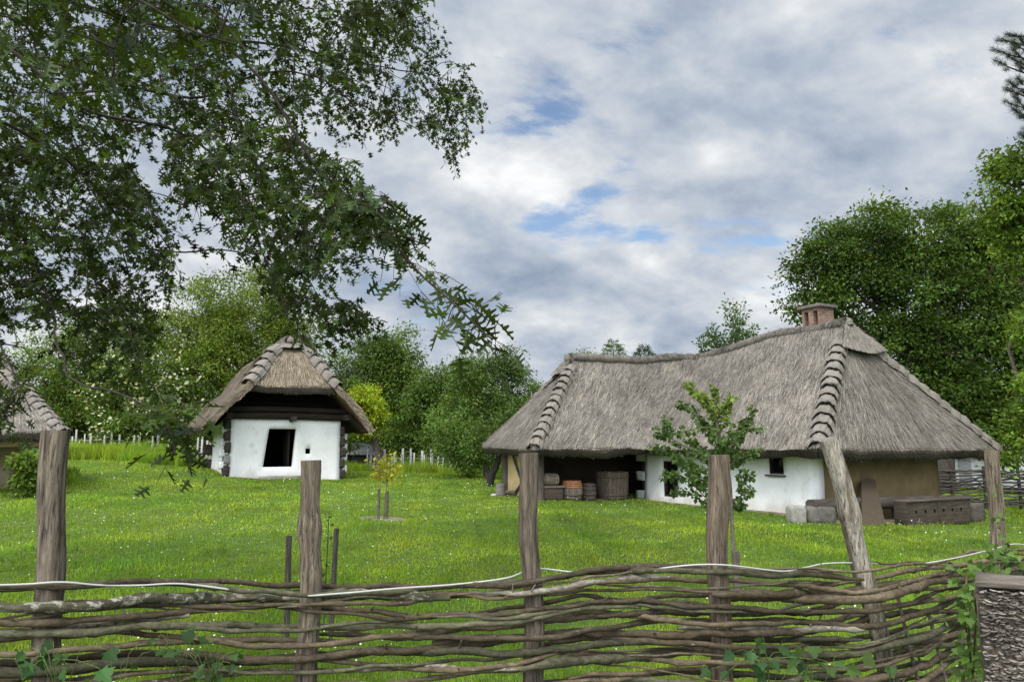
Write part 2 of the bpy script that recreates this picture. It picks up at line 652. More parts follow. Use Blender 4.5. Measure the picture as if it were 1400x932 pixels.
def grass_blades(mb, x, y, h, w, rng, tone, lean=.45, dead=.06):
    n = len(x)
    z = gz(x, y) - .01
    base = np.stack([x, y, z], -1)
    a = rng.uniform(0, 2 * math.pi, n)
    side = np.stack([np.cos(a), np.sin(a), np.zeros(n)], -1)
    ln = rng.normal(0, lean, (n, 2))
    up = np.stack([ln[:, 0], ln[:, 1], np.ones(n)], -1)
    up = unit(up)
    tip = base + up * h[:, None]
    tip[:, 2] -= .12 * h * (np.linalg.norm(ln, axis=1) * 1.2)
    m = base + up * h[:, None] * .55
    v = np.stack([base - side * w[:, None] / 2, base + side * w[:, None] / 2, m + side * w[:, None] * .38, m - side * w[:, None] * .38, tip], 1)
    c = tone * (1 + .16 * rng.normal(size=(n, 1)))
    d = rng.random(n) < dead
    c[d] = np.array((.22, .20, .09)) * (1 + .2 * rng.normal(size=(d.sum(), 1)))
    c = np.clip(c, .008, 1)
    i = (np.arange(n) * 5)[:, None]
    mb.v.append(v.reshape(-1, 3))
    mb.c.append(np.repeat(c, 5, 0))
    mb.f.append(i + np.array([[0, 1, 2, 3]]) + mb.n)
    mb.f.append(i + np.array([[3, 2, 4]]) + mb.n)
    mb.n += 5 * n


def lawn_tone(x, y):
    p = np.stack([x, y, 0 * x], -1)
    n1, n2 = noise(p, .35, 2), noise(p + 9, 1.3, 2)
    t = np.array((.218, .325, .029))[None] * (1 + .24 * n1[:, None] + .20 * n2[:, None] + .12 * noise(p + 3, 4.5, 1)[:, None])
    t[:, 0] *= 1 + .18 * n2
    return t


def build_grass():
    rng = np.random.default_rng(21)
    n = 430000
    d = np.exp(rng.uniform(math.log(3.6), math.log(47), n))
    a = rng.uniform(-.80, .80, n)
    x, y = d * np.sin(a), d * np.cos(a)
    keep = np.ones(n, bool)
    soil_polys = [[Ff + Wn * .85, Vv + Wn * 1.0, Vv + Wn * 4, Bb],
                  [A + V * .65 + U * 6.2, A + V * .35 + U * 1.0, A + V * .3 - U * .15, A + V * 2.0 - U * .2, A + V * (wid - .8) + U * .2, A + V * 3 + U * 8],
                  [s0 - suy * .2, s0 - suy * .2 + sux * SW, s0 + sux * SW + suy * SL, s0 + suy * SL]]
    for pl in soil_polys:
        ins = inpoly(x, y, pl)
        keep &= ~(ins & (rng.random(n) < .97))
    q = P(525, 716, 16.5)[:2]
    keep &= ~((np.hypot(x - q[0], y - q[1]) < .5) & (rng.random(n) < .75))
    x, y, d = x[keep], y[keep], d[keep]
    p = np.stack([x, y, 0 * x], -1)
    h = (.058 + .022 * noise(p, .8, 2)) * rng.uniform(.55, 1.45, len(x))
    # uncut at the fence foot and under the small house wall
    h *= 1 + .9 * np.clip((5.6 - d) / 1.5, 0, 1)
    w = np.maximum(.0055, .00095 * d) * rng.uniform(.7, 1.4, len(x))
    h = np.maximum(h, .0022 * d)
    mb = MB()
    grass_blades(mb, x, y, h, w, rng, lawn_tone(x, y))
    nt_ = 1300
    d = np.exp(rng.uniform(math.log(4.5), math.log(38), nt_)); a = rng.uniform(-.75, .75, nt_)
    tx_, ty_ = d * np.sin(a), d * np.cos(a)
    kp = np.ones(nt_, bool)
    for pl in soil_polys: kp &= ~inpoly(tx_, ty_, pl)
    tx_, ty_, d = tx_[kp], ty_[kp], d[kp]
    idx = np.repeat(np.arange(len(d)), 16)
    gx, gy = tx_[idx] + rng.normal(0, .05, len(idx)) * (1 + .03 * d[idx]), ty_[idx] + rng.normal(0, .05, len(idx)) * (1 + .03 * d[idx])
    grass_blades(mb, gx, gy, rng.uniform(.07, .15, len(idx)), np.maximum(.006, .0009 * d[idx]), rng, lawn_tone(gx, gy) * rng.uniform(.6, 1.0, len(d))[idx][:, None], lean=.4, dead=.04)
    tag(mb.build('lawn_grass', M['grass'], base=(0, 0, 0)), 'short bright green lawn grass across the yard', kind='stuff')
    # long grass bank on the left far side and round the far pickets
    mb = MB()
    for (px0, px1, Y0, Y1, n, hh) in ((70, 262, 32.5, 40, 15000, .62), (470, 760, 36, 40, 6500, .42), (300, 480, 34, 39, 2500, .35), (0, 110, 21, 25, 2500, .35)):
        Y = rng.uniform(Y0, Y1, n)
        px = rng.uniform(px0, px1, n)
        x = np.array([ray(q, 608)[0] for q in px]) * Y
        kp = ~inpoly(x, Y, SMALL_POLY) & (Y > Y0 + 1.6 * (.5 + .5 * noise(np.stack([x * 1.6, 0 * x, 0 * x], -1), 1, 2)))
        x, Y = x[kp], Y[kp]
        h = hh * rng.uniform(.55, 1.35, len(x)) * (1 + .45 * noise(np.stack([x, Y, 0 * x], -1), .9, 2))
        grass_blades(mb, x, Y, h, np.full(len(x), .03) * rng.uniform(.7, 1.4, len(x)), rng, lawn_tone(x, Y) * np.array((.95, .95, 1.1)), lean=.25, dead=.03)
    tag(mb.build('tall_grass', M['grass'], base=(0, 0, 0)), 'uncut long grass at the far edge of the lawn', kind='stuff')
    # clover and daisy heads
    n = 2300
    d = np.exp(rng.uniform(math.log(6), math.log(34), n))
    a = rng.uniform(-.68, .68, n)
    x, y = d * np.sin(a), d * np.cos(a)
    k = (noise(np.stack([x, y, 0 * x], -1), .55, 2) + rng.normal(0, .5, n) > .05)
    for pl in soil_polys: k &= ~inpoly(x, y, pl)
    x, y, d = x[k], y[k], d[k]
    n = len(x)
    pos = np.stack([x, y, gz(x, y) + rng.uniform(.06, .12, n)], -1)
    tv = np.array([(0, 0, .35)] + [(.5 * math.cos(t), .5 * math.sin(t), 0) for t in np.linspace(0, 2 * math.pi, 7)[:-1]])
    tf = [[0, i + 1, (i + 1) % 6 + 1] for i in range(6)]
    mb = MB()
    Z = unit(np.stack([rng.normal(0, .5, n), rng.normal(-.3, .5, n), np.ones(n)], -1))
    place(mb, tv, tf, pos, rand_dirs(n, 1, rng), Z, np.maximum(.018, .0013 * d) * rng.uniform(.6, 1.3, n), np.array((.72, .74, .62)))
    tag(mb.build('clover_flowers', M['petal'], base=(0, 0, 0)), 'small white clover flower heads dotted over the lawn', kind='stuff')


build_grass()

# ------------------------------------------------------------------ thatched roofs
TC = np.array((.218, .193, .162))


def thatch_col(n, rng, base=TC):
    t = rng.normal(size=(n, 1))
    c = base * (1 + .27 * t)
    warm = rng.random(n) < .12
    c[warm] = np.array((.33, .285, .215)) * (1 + .15 * rng.normal(size=(warm.sum(), 1)))
    dk = rng.random(n) < .13
    c[dk] *= .62
    return np.clip(c, .02, .6)


def P3(xy, z): return np.array((xy[0], xy[1], z))


def ribbon(pts):
    """piecewise linear point at 0..1 along a list of 3D points"""
    pts = np.asarray(pts, float)
    def f(u):
        s = np.asarray(u) * (len(pts) - 1)
        i = np.clip(s.astype(int), 0, len(pts) - 2)
        q = (s - i)[:, None]
        return pts[i] * (1 - q) + pts[i + 1] * q
    return f


class Face:
    """thatched slope between an eaves line and a ridge line (lists of points)"""
    def __init__(s, e, r, sag=0.0):
        s.e, s.r, s.sag = ribbon(e), ribbon(r), sag
        mid = np.array([.5])
        a, b = s.e(np.array([.0]))[0], s.e(np.array([1.]))[0]
        c = s.r(mid)[0]
        n = np.cross(b - a, c - a)
        n = n / np.linalg.norm(n)
        if n[2] < 0: n = -n
        s.n = n
        s.w, s.h = np.linalg.norm(b - a), np.linalg.norm(c - (a + b) / 2)

    def at(s, u, v, wob=.035):
        u, v = np.asarray(u, float), np.asarray(v, float)
        p = s.e(u) * (1 - v)[:, None] + s.r(u) * v[:, None]
        p = p + np.array((0, 0, 1.0)) * (s.sag * np.sin(np.pi * v) ** 1)[:, None]
        p[:, 2] += wob * noise(p, .8, 2) + .02 * noise(p, 2.7, 1)
        return p


def straw(mb, pos, down, nrm, length, width, col, rng, lift=.05, yaw=.17):
    """thin straws lying on a slope, free end lifted"""
    n = len(pos)
    side = unit(np.cross(down, nrm))
    d = unit(down + side * rng.normal(0, yaw, (n, 1)) + nrm * (lift * rng.uniform(.2, 1.6, (n, 1))))
    s2 = unit(np.cross(d, nrm))
    L, w = length[:, None], width[:, None]
    v = np.stack([pos - s2 * w / 2, pos + s2 * w / 2, pos + d * L + s2 * w * .3, pos + d * L - s2 * w * .3], 1)
    i = (np.arange(n) * 4)[:, None]
    mb.v.append(v.reshape(-1, 3))
    mb.c.append(np.repeat(col, 4, 0))
    mb.f.append(i + np.array([[0, 1, 2, 3]]) + mb.n)
    mb.n += 4 * n


def thatch_face(mb, fc, rng, dens=330, ln=.34, wd=.017, visible=True, base=TC):
    nu, nv = max(6, int(fc.w / .22)), max(6, int(fc.h / .25))
    def fn(u, v):
        return fc.at(u, v) - fc.n * .02
    n0 = mb.n
    grid(mb, fn, nu, nv)
    pv = mb.v[-1]
    mb.c[-1] = base * .86 * (1 + .13 * noise(pv, 3.0, 2)[:, None])
    if not visible: return
    k = int(dens * fc.w * fc.h)
    u, v = rng.random(k), rng.random(k)
    # taper where the ridge is shorter than the eaves
    rw = np.linalg.norm(fc.r(np.array([1.]))[0] - fc.r(np.array([0.]))[0]) / fc.w
    kp = rng.random(k) < (1 - v + v * min(1.0, rw))
    u, v = u[kp], v[kp]
    p = fc.at(u, v)
    dn = unit(fc.at(u, np.clip(v - .02, -.02, 1)) - fc.at(u, v + .0))
    nr = np.repeat(fc.n[None], len(p), 0)
    L = ln * rng.uniform(.5, 1.3, len(p))
    L = np.minimum(L, v * fc.h + .07)
    c = thatch_col(len(p), rng, base)
    c = c * (1 + .13 * noise(p, 1.1, 2)[:, None])
    straw(mb, p - nr * .01, dn, nr, L, wd * rng.uniform(.6, 1.5, len(p)), c, rng)


def eaves(mb, edge, inward, slope, rng, thick=.30, cut=.16, soffit=1.0, fringe=150, m0=None, m1=None):
    """thick cut edge of the straw and the underside behind it; edge: points, inward: unit xy"""
    e = ribbon(edge)
    a, b = np.asarray(edge[0]), np.asarray(edge[-1])
    w = np.linalg.norm(b - a)
    n = max(8, int(w / .16))
    inn = np.array((inward[0], inward[1], 0.0))
    m0 = inn if m0 is None else np.array((m0[0], m0[1], 0.0))
    m1 = inn if m1 is None else np.array((m1[0], m1[1], 0.0))
    def row(u, i, z):
        p = e(u)
        mit = (m0[None] * (1 - u)[:, None] + m1[None] * u[:, None])
        p[:, 2] += .035 * noise(p, .8, 2) + .02 * noise(p, 2.7, 1)
        j = .035 * noise(p * np.array((1, 1, .2)) + 5, 2.4, 2) + .05 * noise(p + 3, .7, 1)
        return p + mit * i + inn * (j[:, None] * .5) + np.array((0, 0, 1.0)) * (z + (j * (1 if z else 0)))[:, None]
    u = np.linspace(0, 1, n)
    rows = [row(u, 0, 0) , row(u, .02, -thick * .35), row(u, cut * .6, -thick * .8), row(u, cut, -thick), row(u, cut + .3, -thick + .3 * slope), row(u, soffit, -thick + (soffit - cut) * slope)]
    v = np.concatenate(rows)
    i = np.arange(len(v)).reshape(len(rows), n)
    f = np.stack([i[:-1, :-1], i[:-1, 1:], i[1:, 1:], i[1:, :-1]], -1).reshape(-1, 4)
    cl = [TC * .7, TC * .36, TC * .24, TC * .20, TC * .2, TC * .2]  # cut face and underside darkened: shade below the eaves is in the colour
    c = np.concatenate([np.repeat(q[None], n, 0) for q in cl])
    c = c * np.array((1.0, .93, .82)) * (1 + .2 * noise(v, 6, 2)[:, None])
    mb.add(v, f, c)
    k = int(fringe * w)
    u = rng.random(k)
    t = rng.random(k) ** 1.6
    p = row(u, 0, 0) * (1 - t)[:, None] + row(u, cut, -thick) * t[:, None]
    dn = np.repeat(np.array((-inn[0] * .45, -inn[1] * .45, -1.0))[None], k, 0)
    cc = thatch_col(k, rng) * np.where(t < .12, .85, .28)[:, None]  # lower straws carry the same painted shade
    straw(mb, p - inn * .01, unit(dn), np.repeat(-inn[None], k, 0), rng.uniform(.03, .10, k), rng.uniform(.006, .014, k), cc, rng, lift=.2, yaw=.3)


ARC = .10


def hip_bundles(parent, p0, p1, n1, n2, count, rng, wdt=.30, step_w=.95, hgt=.15):
    """stepped straw bundles laid over a hip from its foot p0 to its top p1; n1, n2 the slopes' normals"""
    ax = p1 - p0
    Lh = np.linalg.norm(ax)
    ax = ax / Lh
    up = unit(n1 + n2)
    t1 = unit(np.cross(ax, n1)); t2 = unit(np.cross(ax, n2))
    if t1.dot(n2) > 0: t1 = -t1
    if t2.dot(n1) > 0: t2 = -t2
    seg = Lh / count
    for i in range(count):
        mb = MB()
        q0 = p0 + ax * (i * seg - .10 + rng.normal(0, .012))
        ln = seg * 1.55
        ww = wdt * rng.uniform(.9, 1.1)
        hh = hgt * rng.uniform(.9, 1.12)
        na, nl = 13, 5
        ang = np.linspace(-1, 1, na)
        def sec(l, h, k=1.0):
            out = []
            for a_ in ang:
                tt = t1 if a_ < 0 else t2
                nn = n1 if a_ < 0 else n2
                arch = math.cos(a_ * math.pi / 2)
                w_ = abs(a_) * ww * k
                rnd = up * (-.28 * ww * k * max(0, 1 - abs(a_) * 1.9) ** 2)
                nb = unit(nn * min(1, abs(a_) * 1.6) + up * max(0, 1 - abs(a_) * 1.6))
                out.append(q0 + ax * (l + ARC * (1 - a_ * a_)) + tt * w_ + nb * (h * (.45 + .55 * arch)) + rnd)
            return np.array(out)
        rows = [sec(.09, -.03, .95), sec(.03, hh * .5), sec(.0, hh * .86), sec(-.012, hh), sec(ln * .25, hh * .95), sec(ln * .6, hh * .6, .97), sec(ln, .02, .9)]
        v = np.concatenate(rows)
        ix = np.arange(len(v)).reshape(len(rows), na)
        f = np.stack([ix[:-1, :-1], ix[:-1, 1:], ix[1:, 1:], ix[1:, :-1]], -1).reshape(-1, 4)
        cl = [(.022, .017, .014), (.03, .024, .02), (.045, .036, .03), TC * .8, TC * .98, TC, TC * .9]  # end caps near black: shadow under each bundle put into the colour
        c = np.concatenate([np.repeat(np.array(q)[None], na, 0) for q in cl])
        v = v + .012 * rng.normal(size=v.shape)
        mb.add(v, f, c)
        k = 130
        a_ = rng.uniform(-1, 1, k); s_ = rng.uniform(.05, 1, k)
        pts, nr = [], []
        for aa, ss in zip(a_, s_):
            tt, nn = (t1, n1) if aa < 0 else (t2, n2)
            nb = unit(nn * min(1, abs(aa) * 1.6) + up * max(0, 1 - abs(aa) * 1.6))
            h_ = hh * (1 - ss * .85)
            pts.append(q0 + ax * (ss * ln + ARC * (1 - aa * aa)) + tt * abs(aa) * ww + nb * (h_ * (.45 + .55 * math.cos(aa * math.pi / 2)) + .006) + up * (-.28 * ww * max(0, 1 - abs(aa) * 1.9) ** 2))
            nr.append(nb)
        straw(mb, np.array(pts), np.repeat(-ax[None], k, 0), np.array(nr), np.minimum(rng.uniform(.1, .25, k), s_ * ln + .012), rng.uniform(.01, .02, k), thatch_col(k, rng), rng, lift=.05, yaw=.12)
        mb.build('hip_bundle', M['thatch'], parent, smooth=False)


def ridge_cap(parent, pts, rng, r=.17):
    mb = MB()
    L = sum(np.linalg.norm(np.array(pts[i + 1]) - np.array(pts[i])) for i in range(len(pts) - 1))
    n = int(L / .05)
    p = curve(pts, n)
    s = np.linspace(0, L, n)
    rad = r * (.86 + .14 * np.abs(np.sin(s * math.pi / .24))) * (1 + .06 * noise(p, 4, 1))
    rad[0] *= .5; rad[-1] *= .5
    c = TC[None] * (.70 + .22 * np.abs(np.sin(s * math.pi / .24)))[:, None] * (1 + .12 * noise(p, 3, 2)[:, None])
    tube(mb, p, rad, 12, c, rough=.10, rs=9)
    k = int(L * 260)
    i = rng.integers(1, n - 1, k)
    t, nn, bb = frames(p)
    sd = unit(np.cross(t[i], np.array((0, 0, 1.0))))
    th = rng.uniform(-1.25, 1.25, k)
    rd = sd * np.sin(th)[:, None] + np.array((0, 0, 1.0)) * np.cos(th)[:, None]
    dn = sd * (np.cos(th) * np.sign(th))[:, None] - np.array((0, 0, 1.0)) * np.abs(np.sin(th))[:, None]
    straw(mb, p[i] + rd * rad[i][:, None] * 1.0, unit(dn), rd, rng.uniform(.07, .2, k), rng.uniform(.009, .018, k), thatch_col(k, rng) * .92, rng, lift=.2, yaw=.25)
    mb.build('ridge_cap', M['thatch'], parent)


def flap(parent, fc, u0, u1, vtop, vbot, rng, off=.14, apex=None):
    """overhanging straw apron at the head of a hipped end"""
    mb = MB()
    def surf(u, v, o):
        uu = u0 + (u1 - u0) * u
        vv = vbot + (vtop - vbot) * v - (.035 * np.sin(np.pi * u)) * (1 - v)
        return fc.at(uu, vv) + fc.n * (o * (1 - v * .3) + .05 * np.sin(np.pi * u) * (1 - v))[:, None]
    grid(mb, lambda u, v: surf(u, v, off), 12, 6, TC * .9)
    u = np.linspace(0, 1, 12)
    z = np.zeros(12)
    a, b = surf(u, z, off), surf(u, z + .05, .01)
    ix = np.arange(24).reshape(2, 12)
    f = np.stack([ix[0, :-1], ix[0, 1:], ix[1, 1:], ix[1, :-1]], -1).reshape(-1, 4)
    mb.add(np.concatenate([a, b]), f, np.concatenate([np.repeat(np.array((.06, .045, .032))[None], 12, 0), np.repeat(np.array((.03, .024, .02))[None], 12, 0)]))
    k = 1300
    u, v = rng.random(k), rng.random(k) ** 1.2
    p = surf(u, v, off + .005)
    dn = unit(surf(u, v - .05, off) - p)
    straw(mb, p, dn, np.repeat(fc.n[None], k, 0), np.minimum(.3, v * (vtop - vbot) * fc.h + .08), rng.uniform(.01, .022, k), thatch_col(k, rng) * 1.02, rng, lift=.06)
    mb.build('ridge_apron', M['thatch'], parent, smooth=False)


def wall_panel(mb, p0, p1, z0, z1, thick, inward, holes=(), c=(.8, .8, .78), step=.18, rough=.02, flare=.0, foot=.3, warp=None):
    """lumpy wall from p0 to p1 (xy) with openings [(s0, s1, za, zb)], reveals and a back"""
    p0, p1 = np.asarray(p0, float), np.asarray(p1, float)
    Lw = np.linalg.norm(p1 - p0)
    d = (p1 - p0) / Lw
    inn = np.asarray(inward, float)
    z0f = z0 if callable(z0) else (lambda s: z0)
    ss = set(np.linspace(0, Lw, max(2, int(Lw / step) + 1)).round(4))
    zz = set(np.linspace(0, 1, max(3, int((z1 - z0f(0)) / step) + 1)).round(4))
    zmin = min(z0f(0), z0f(Lw)) - foot
    for (a, b, za, zb) in holes:
        ss |= {round(a, 4), round(b, 4)}
        zz |= {round((za - zmin) / (z1 - zmin), 4), round((zb - zmin) / (z1 - zmin), 4)}
    def thin(q, keep, tol):
        q = sorted(q); out = []
        for x in q:
            if out and x - out[-1] < tol:
                if x in keep: out[-1] = x
                continue
            out.append(x)
        return np.array(out)
    ks = {round(h[0], 4) for h in holes} | {round(h[1], 4) for h in holes} | {0.0, round(Lw, 4)}
    kz = {round((h[2] - zmin) / (z1 - zmin), 4) for h in holes} | {round((h[3] - zmin) / (z1 - zmin), 4) for h in holes} | {0.0, 1.0}
    S, Z = thin(ss, ks, .04), thin(zz, kz, .02)
    s, z = np.meshgrid(S, zmin + Z * (z1 - zmin), indexing='ij')
    sw_ = s if warp is None else warp(s, z)
    xy = p0 + d * sw_[..., None]
    p = np.concatenate([xy, z[..., None]], -1)
    fl = flare * np.clip(1 - (z - zmin) / (z1 - zmin) * 1.6, 0, 1) ** 2
    dis = rough * noise(p, 1.5, 2) - fl
    p[..., :2] += inn * dis[..., None]
    ns, nz = s.shape
    ix = np.arange(ns * nz).reshape(ns, nz)
    f = []
    for i in range(ns - 1):
        for j in range(nz - 1):
            cs, cz = (S[i] + S[i + 1]) / 2, zmin + (Z[j] + Z[j + 1]) / 2 * (z1 - zmin)
            if any(a < cs < b and za < cz < zb for a, b, za, zb in holes): continue
            f.append([ix[i, j], ix[i + 1, j], ix[i + 1, j + 1], ix[i, j + 1]])
    v = p.reshape(-1, 3)
    back = v.copy(); back[:, :2] += inn * thick
    n = len(v)
    allf = f + [[a + n for a in q[::-1]] for q in f]
    # sides of every open edge
    edges = {}
    for q in f:
        for a, b in zip(q, q[1:] + q[:1]):
            if (b, a) in edges: del edges[(b, a)]
            else: edges[(a, b)] = 1
    for a, b in edges: allf.append([b, a, a + n, b + n])
    cv = np.repeat(np.asarray(c, float)[None], 2 * n, 0)
    gz_ = np.array([z0f(q) for q in s.ravel()])
    hgt_ = v[:, 2] - gz_
    sp_ = np.clip(.30 + .22 * noise(v, 3.0, 2) - hgt_, 0, .3) / .3
    spl = np.concatenate([sp_, sp_])[:, None] * .55
    cv = cv * (1 - spl) + spl * np.array((.30, .26, .19)) * min(1.0, float(np.mean(c)) * 1.6)
    mb.add(np.concatenate([v, back]), allf, cv)
    return d, Lw


def xy3(p, z): return np.array((p[0], p[1], z))

# ------------------------------------------------------------------ the long cottage
def build_cottage():
    rng = np.random.default_rng(31)
    ze = 1.68
    cen = (A + Vv) / 2 + V * 3
    root = thing('thatched_cottage', G(*cen), 'long low L-shaped cottage with grey thatched roof, white front wall and open shed end', 'house')
    zr = lambda q, px, py: P(px, py, q[1])[2]
    r3 = P3(Rr, zr(Rr, 1164, 441)); rl = P3(Rl, zr(Rl, 786, 488))
    rm = P3(Rm, zr(Rm, 946, 489))
    # sagging ridges, drawn as polylines
    r_main = [rm, rm * .72 + r3 * .28 + np.array((0, 0, .03)), rm * .4 + r3 * .6 + np.array((0, 0, .14)), r3]
    r_wing = [rl, rl * .5 + rm * .5 + np.array((0, 0, -.10)), rm]
    a, v_, f_, b_, c_, d_ = (P3(q, ze) for q in (A, Vv, Ff, Bb, Cc, Dd))
    b_[2] += .03; c_[2] += -.03
    roof_mb = MB()
    faces = {
        'main': Face([v_, a], [rm, r_main[1], r_main[2], r3]),
        'wing': Face([f_, v_], [rl, r_wing[1], rm]),
        'right': Face([a, c_], [r3, r3 + 1e-3]),
        'left': Face([b_, f_], [rl, rl + 1e-3]),
        'backm': Face([c_, d_], [r3, r_main[2], r_main[1], rm]),
        'backw': Face([d_, b_], [rm, rl]),
    }
    for nme, fc in faces.items():
        thatch_face(roof_mb, fc, rng, visible=not nme.startswith('back'), dens=430 if nme != 'left' else 330, ln=.46)
    n2 = lambda q: q / np.linalg.norm(q)
    def mitre(n1, n2):
        m_ = n1 + n2
        return m_ / (1 + float(n1 @ n2))
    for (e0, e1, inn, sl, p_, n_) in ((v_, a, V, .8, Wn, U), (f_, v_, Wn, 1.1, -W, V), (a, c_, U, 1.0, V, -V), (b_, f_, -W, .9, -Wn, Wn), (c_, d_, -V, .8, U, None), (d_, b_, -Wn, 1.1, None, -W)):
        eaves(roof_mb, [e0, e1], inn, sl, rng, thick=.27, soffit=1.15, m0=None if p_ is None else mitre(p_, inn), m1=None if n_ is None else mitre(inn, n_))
    roof = roof_mb.build('roof', M['thatch'], root, smooth=False)
    ridge_cap(roof, [rl + (rl - rm) * .03 - np.array((0, 0, .12)), rl, r_wing[1], rm * .75 + rl * .25, rm, rm * .8 + r3 * .2, r_main[1], r_main[2], rm * .2 + r3 * .8, r3, r3 + (r3 - rm) * .025 - np.array((0, 0, .14))], rng, r=.15)
    h = lambda p, q, t: p * (1 - t) + q * t
    hip_bundles(roof, h(a, r3, .02), h(a, r3, .84), faces['main'].n, faces['right'].n, 12, rng, wdt=.25, hgt=.19)
    hip_bundles(roof, h(f_, rl, .02), h(f_, rl, .90), faces['wing'].n, faces['left'].n, 12, rng, wdt=.22, hgt=.18)
    hip_bundles(roof, h(c_, r3, .02), h(c_, r3, .80), faces['right'].n, faces['backm'].n, 12, rng, hgt=.13)
    hip_bundles(roof, h(b_, rl, .70), h(b_, rl, .86), faces['backw'].n, faces['left'].n, 2, rng, hgt=.08)
    flap(roof, faces['right'], 0, 1, .985, .755, rng, off=.17)
    flap(roof, faces['left'], 0, 1, .985, .80, rng, off=.15)

    g = lambda q: float(gz(q[0], q[1]))
    white = np.array((.80, .79, .755))
    # white front wall from the log corner to the porch
    w_off = .8
    wa = hit(A + V * w_off, U, 1110)
    wb = hit(A + V * w_off, U, 881)
    Lw = np.linalg.norm(wb - wa)
    dw = (wb - wa) / Lw
    def s_at(px): return float(np.dot(hit(wa, U, px) - wa, dw))
    z_at = lambda px, py, q: P(px, py, q[1])[2]
    s1, s0_ = s_at(1049), s_at(1070)
    t1, t0 = s_at(905), s_at(925)
    q1 = hit(wa, U, 1060); q2 = hit(wa, U, 915)
    win = (s0_, s1, z_at(1060, 648, q1), z_at(1060, 612, q1))
    win2 = (t0, t1, z_at(915, 679, q2), z_at(915, 630, q2))
    mb = MB()
    wall_panel(mb, wa, wb, lambda s: g(wa + dw * s), 1.95, .38, V, [win, win2], white, rough=.025, flare=.12)
    mb.build('wall', M['plaster'], root)
    for (a0, a1, za, zb), fr in ((win, True), (win2, False)):
        fm = MB()
        fw = .05
        col = (.035, .026, .02)
        pc = lambda s, z: xy3(wa + dw * s + V * .10, z)
        cs, cz = (a0 + a1) / 2, (za + zb) / 2
        box(fm, pc(cs, za + fw / 2), (a1 - a0, .12, fw), (dw[0], dw[1], 0), col=col, bev=.006)
        box(fm, pc(cs, zb - fw / 2), (a1 - a0, .12, fw), (dw[0], dw[1], 0), col=col, bev=.006)
        for s in (a0 + fw / 2, a1 - fw / 2):
            box(fm, pc(s, cz), (fw, .12, zb - za - 2 * fw), (dw[0], dw[1], 0), col=col, bev=.006)
        w_ = fm.build('window', M['board'], root)
        pm = MB()
        box(pm, xy3(wa + dw * cs + V * .16, cz), (a1 - a0 - fw, .012, zb - za - fw), (dw[0], dw[1], 0), bev=0)
        pm.build('pane', M['glass'], w_)
        if fr:
            sm = MB()
            box(sm, pc(cs, za - .035) + np.array((-V[0] * .14, -V[1] * .14, 0)), (a1 - a0 + .12, .10, .05), (dw[0], dw[1], 0), col=(.10, .085, .07), bev=.01)
            sm.build('sill', M['board'], w_)
    # log ends of the inner corner, white and bare in turn
    lc = wb + dw * .02
    for i in range(6):
        lm = MB()
        z = -.0 + i * .31 + .12
        long = .52 if i % 2 == 0 else .18
        bright = i % 2 == 0
        c = white * .95 if bright else np.array((.05, .04, .032))
        box(lm, xy3(lc + dw * long / 2 + V * .19, z), (long, .33, .285 if bright else .26), (dw[0], dw[1], 0), col=c, sub=3, rough=.018)
        lm.build('log_end', M['plaster'] if bright else M['board'], root)
    # end wall in the porch, ochre mud
    ea = hit(A + V * w_off, U, 1112)
    eb = hit(ea, V, 1285)
    ea2 = ea + V * .02
    mb = MB()
    wall_panel(mb, ea + V * .3 + U * .12, eb + U * .12, lambda s: g(ea + V * s), 2.2, .3, U, [], (.175, .132, .066), rough=.02)
    mb.build('end_wall', M['mud'], root)
    # back walls
    bk = Cc - V * 1.0
    mb = MB()
    eb2 = eb + U * .12
    wall_panel(mb, eb2, eb2 + U * (k + 1.6), lambda s: g(eb2 + U * s), 2.3, .3, -V, [], white * .9)
    bw = Bb + Wn * (-.55) - W * .5
    wall_panel(mb, bw, eb2 + U * (k + 1.6), lambda s: g(bw), 2.3, .3, -Wn, [], (.10, .08, .06))
    mb.build('back_wall', M['mud'], root)
    # the partition that closes the house towards the open shed
    mb = MB()
    pb = wb + dw * .0
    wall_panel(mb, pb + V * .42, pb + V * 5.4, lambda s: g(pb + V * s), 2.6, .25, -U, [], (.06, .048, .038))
    # ceiling over the rooms and loft boards in the shed, dark brown
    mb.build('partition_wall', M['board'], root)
    mb = MB()
    lo = [ea + V * .42 + U * .2, eb + U * .2 - V * .1, eb + U * 6, pb + V * .42]
    vv = [xy3(q, 2.18) for q in lo] + [xy3(q, 2.24) for q in lo]
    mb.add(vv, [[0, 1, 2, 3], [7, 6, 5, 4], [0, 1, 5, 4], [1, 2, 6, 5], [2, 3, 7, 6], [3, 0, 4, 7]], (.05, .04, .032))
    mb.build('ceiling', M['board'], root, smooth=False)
    # left end of the shed: ochre panel between dark posts, with braces
    fl = Ff + Wn * .7 - W * .6
    bl = Bb - Wn * .6 - W * .6
    mb = MB()
    wall_panel(mb, bl, fl + (bl - fl) * .08, lambda s: g(bl), 1.8, .14, -W, [], (.46, .35, .17), rough=.015)
    mb.build('end_panel', M['mud'], root)
    for t, thick in ((0.0, .16), (.98, .18)):
        q = bl * (1 - t) + fl * t
        pm = MB()
        zg = g(q)
        p = curve([xy3(q, zg - .2), xy3(q + .01, zg + .6), xy3(q, zg + 1.2), xy3(q - .01, 1.95)], 8)
        tube(pm, p, thick / 2, 8, (.19, .15, .11) if t < .5 else (.10, .08, .065), rough=.08, sq=.5)
        pm.build('shed_post', M['post'], root)
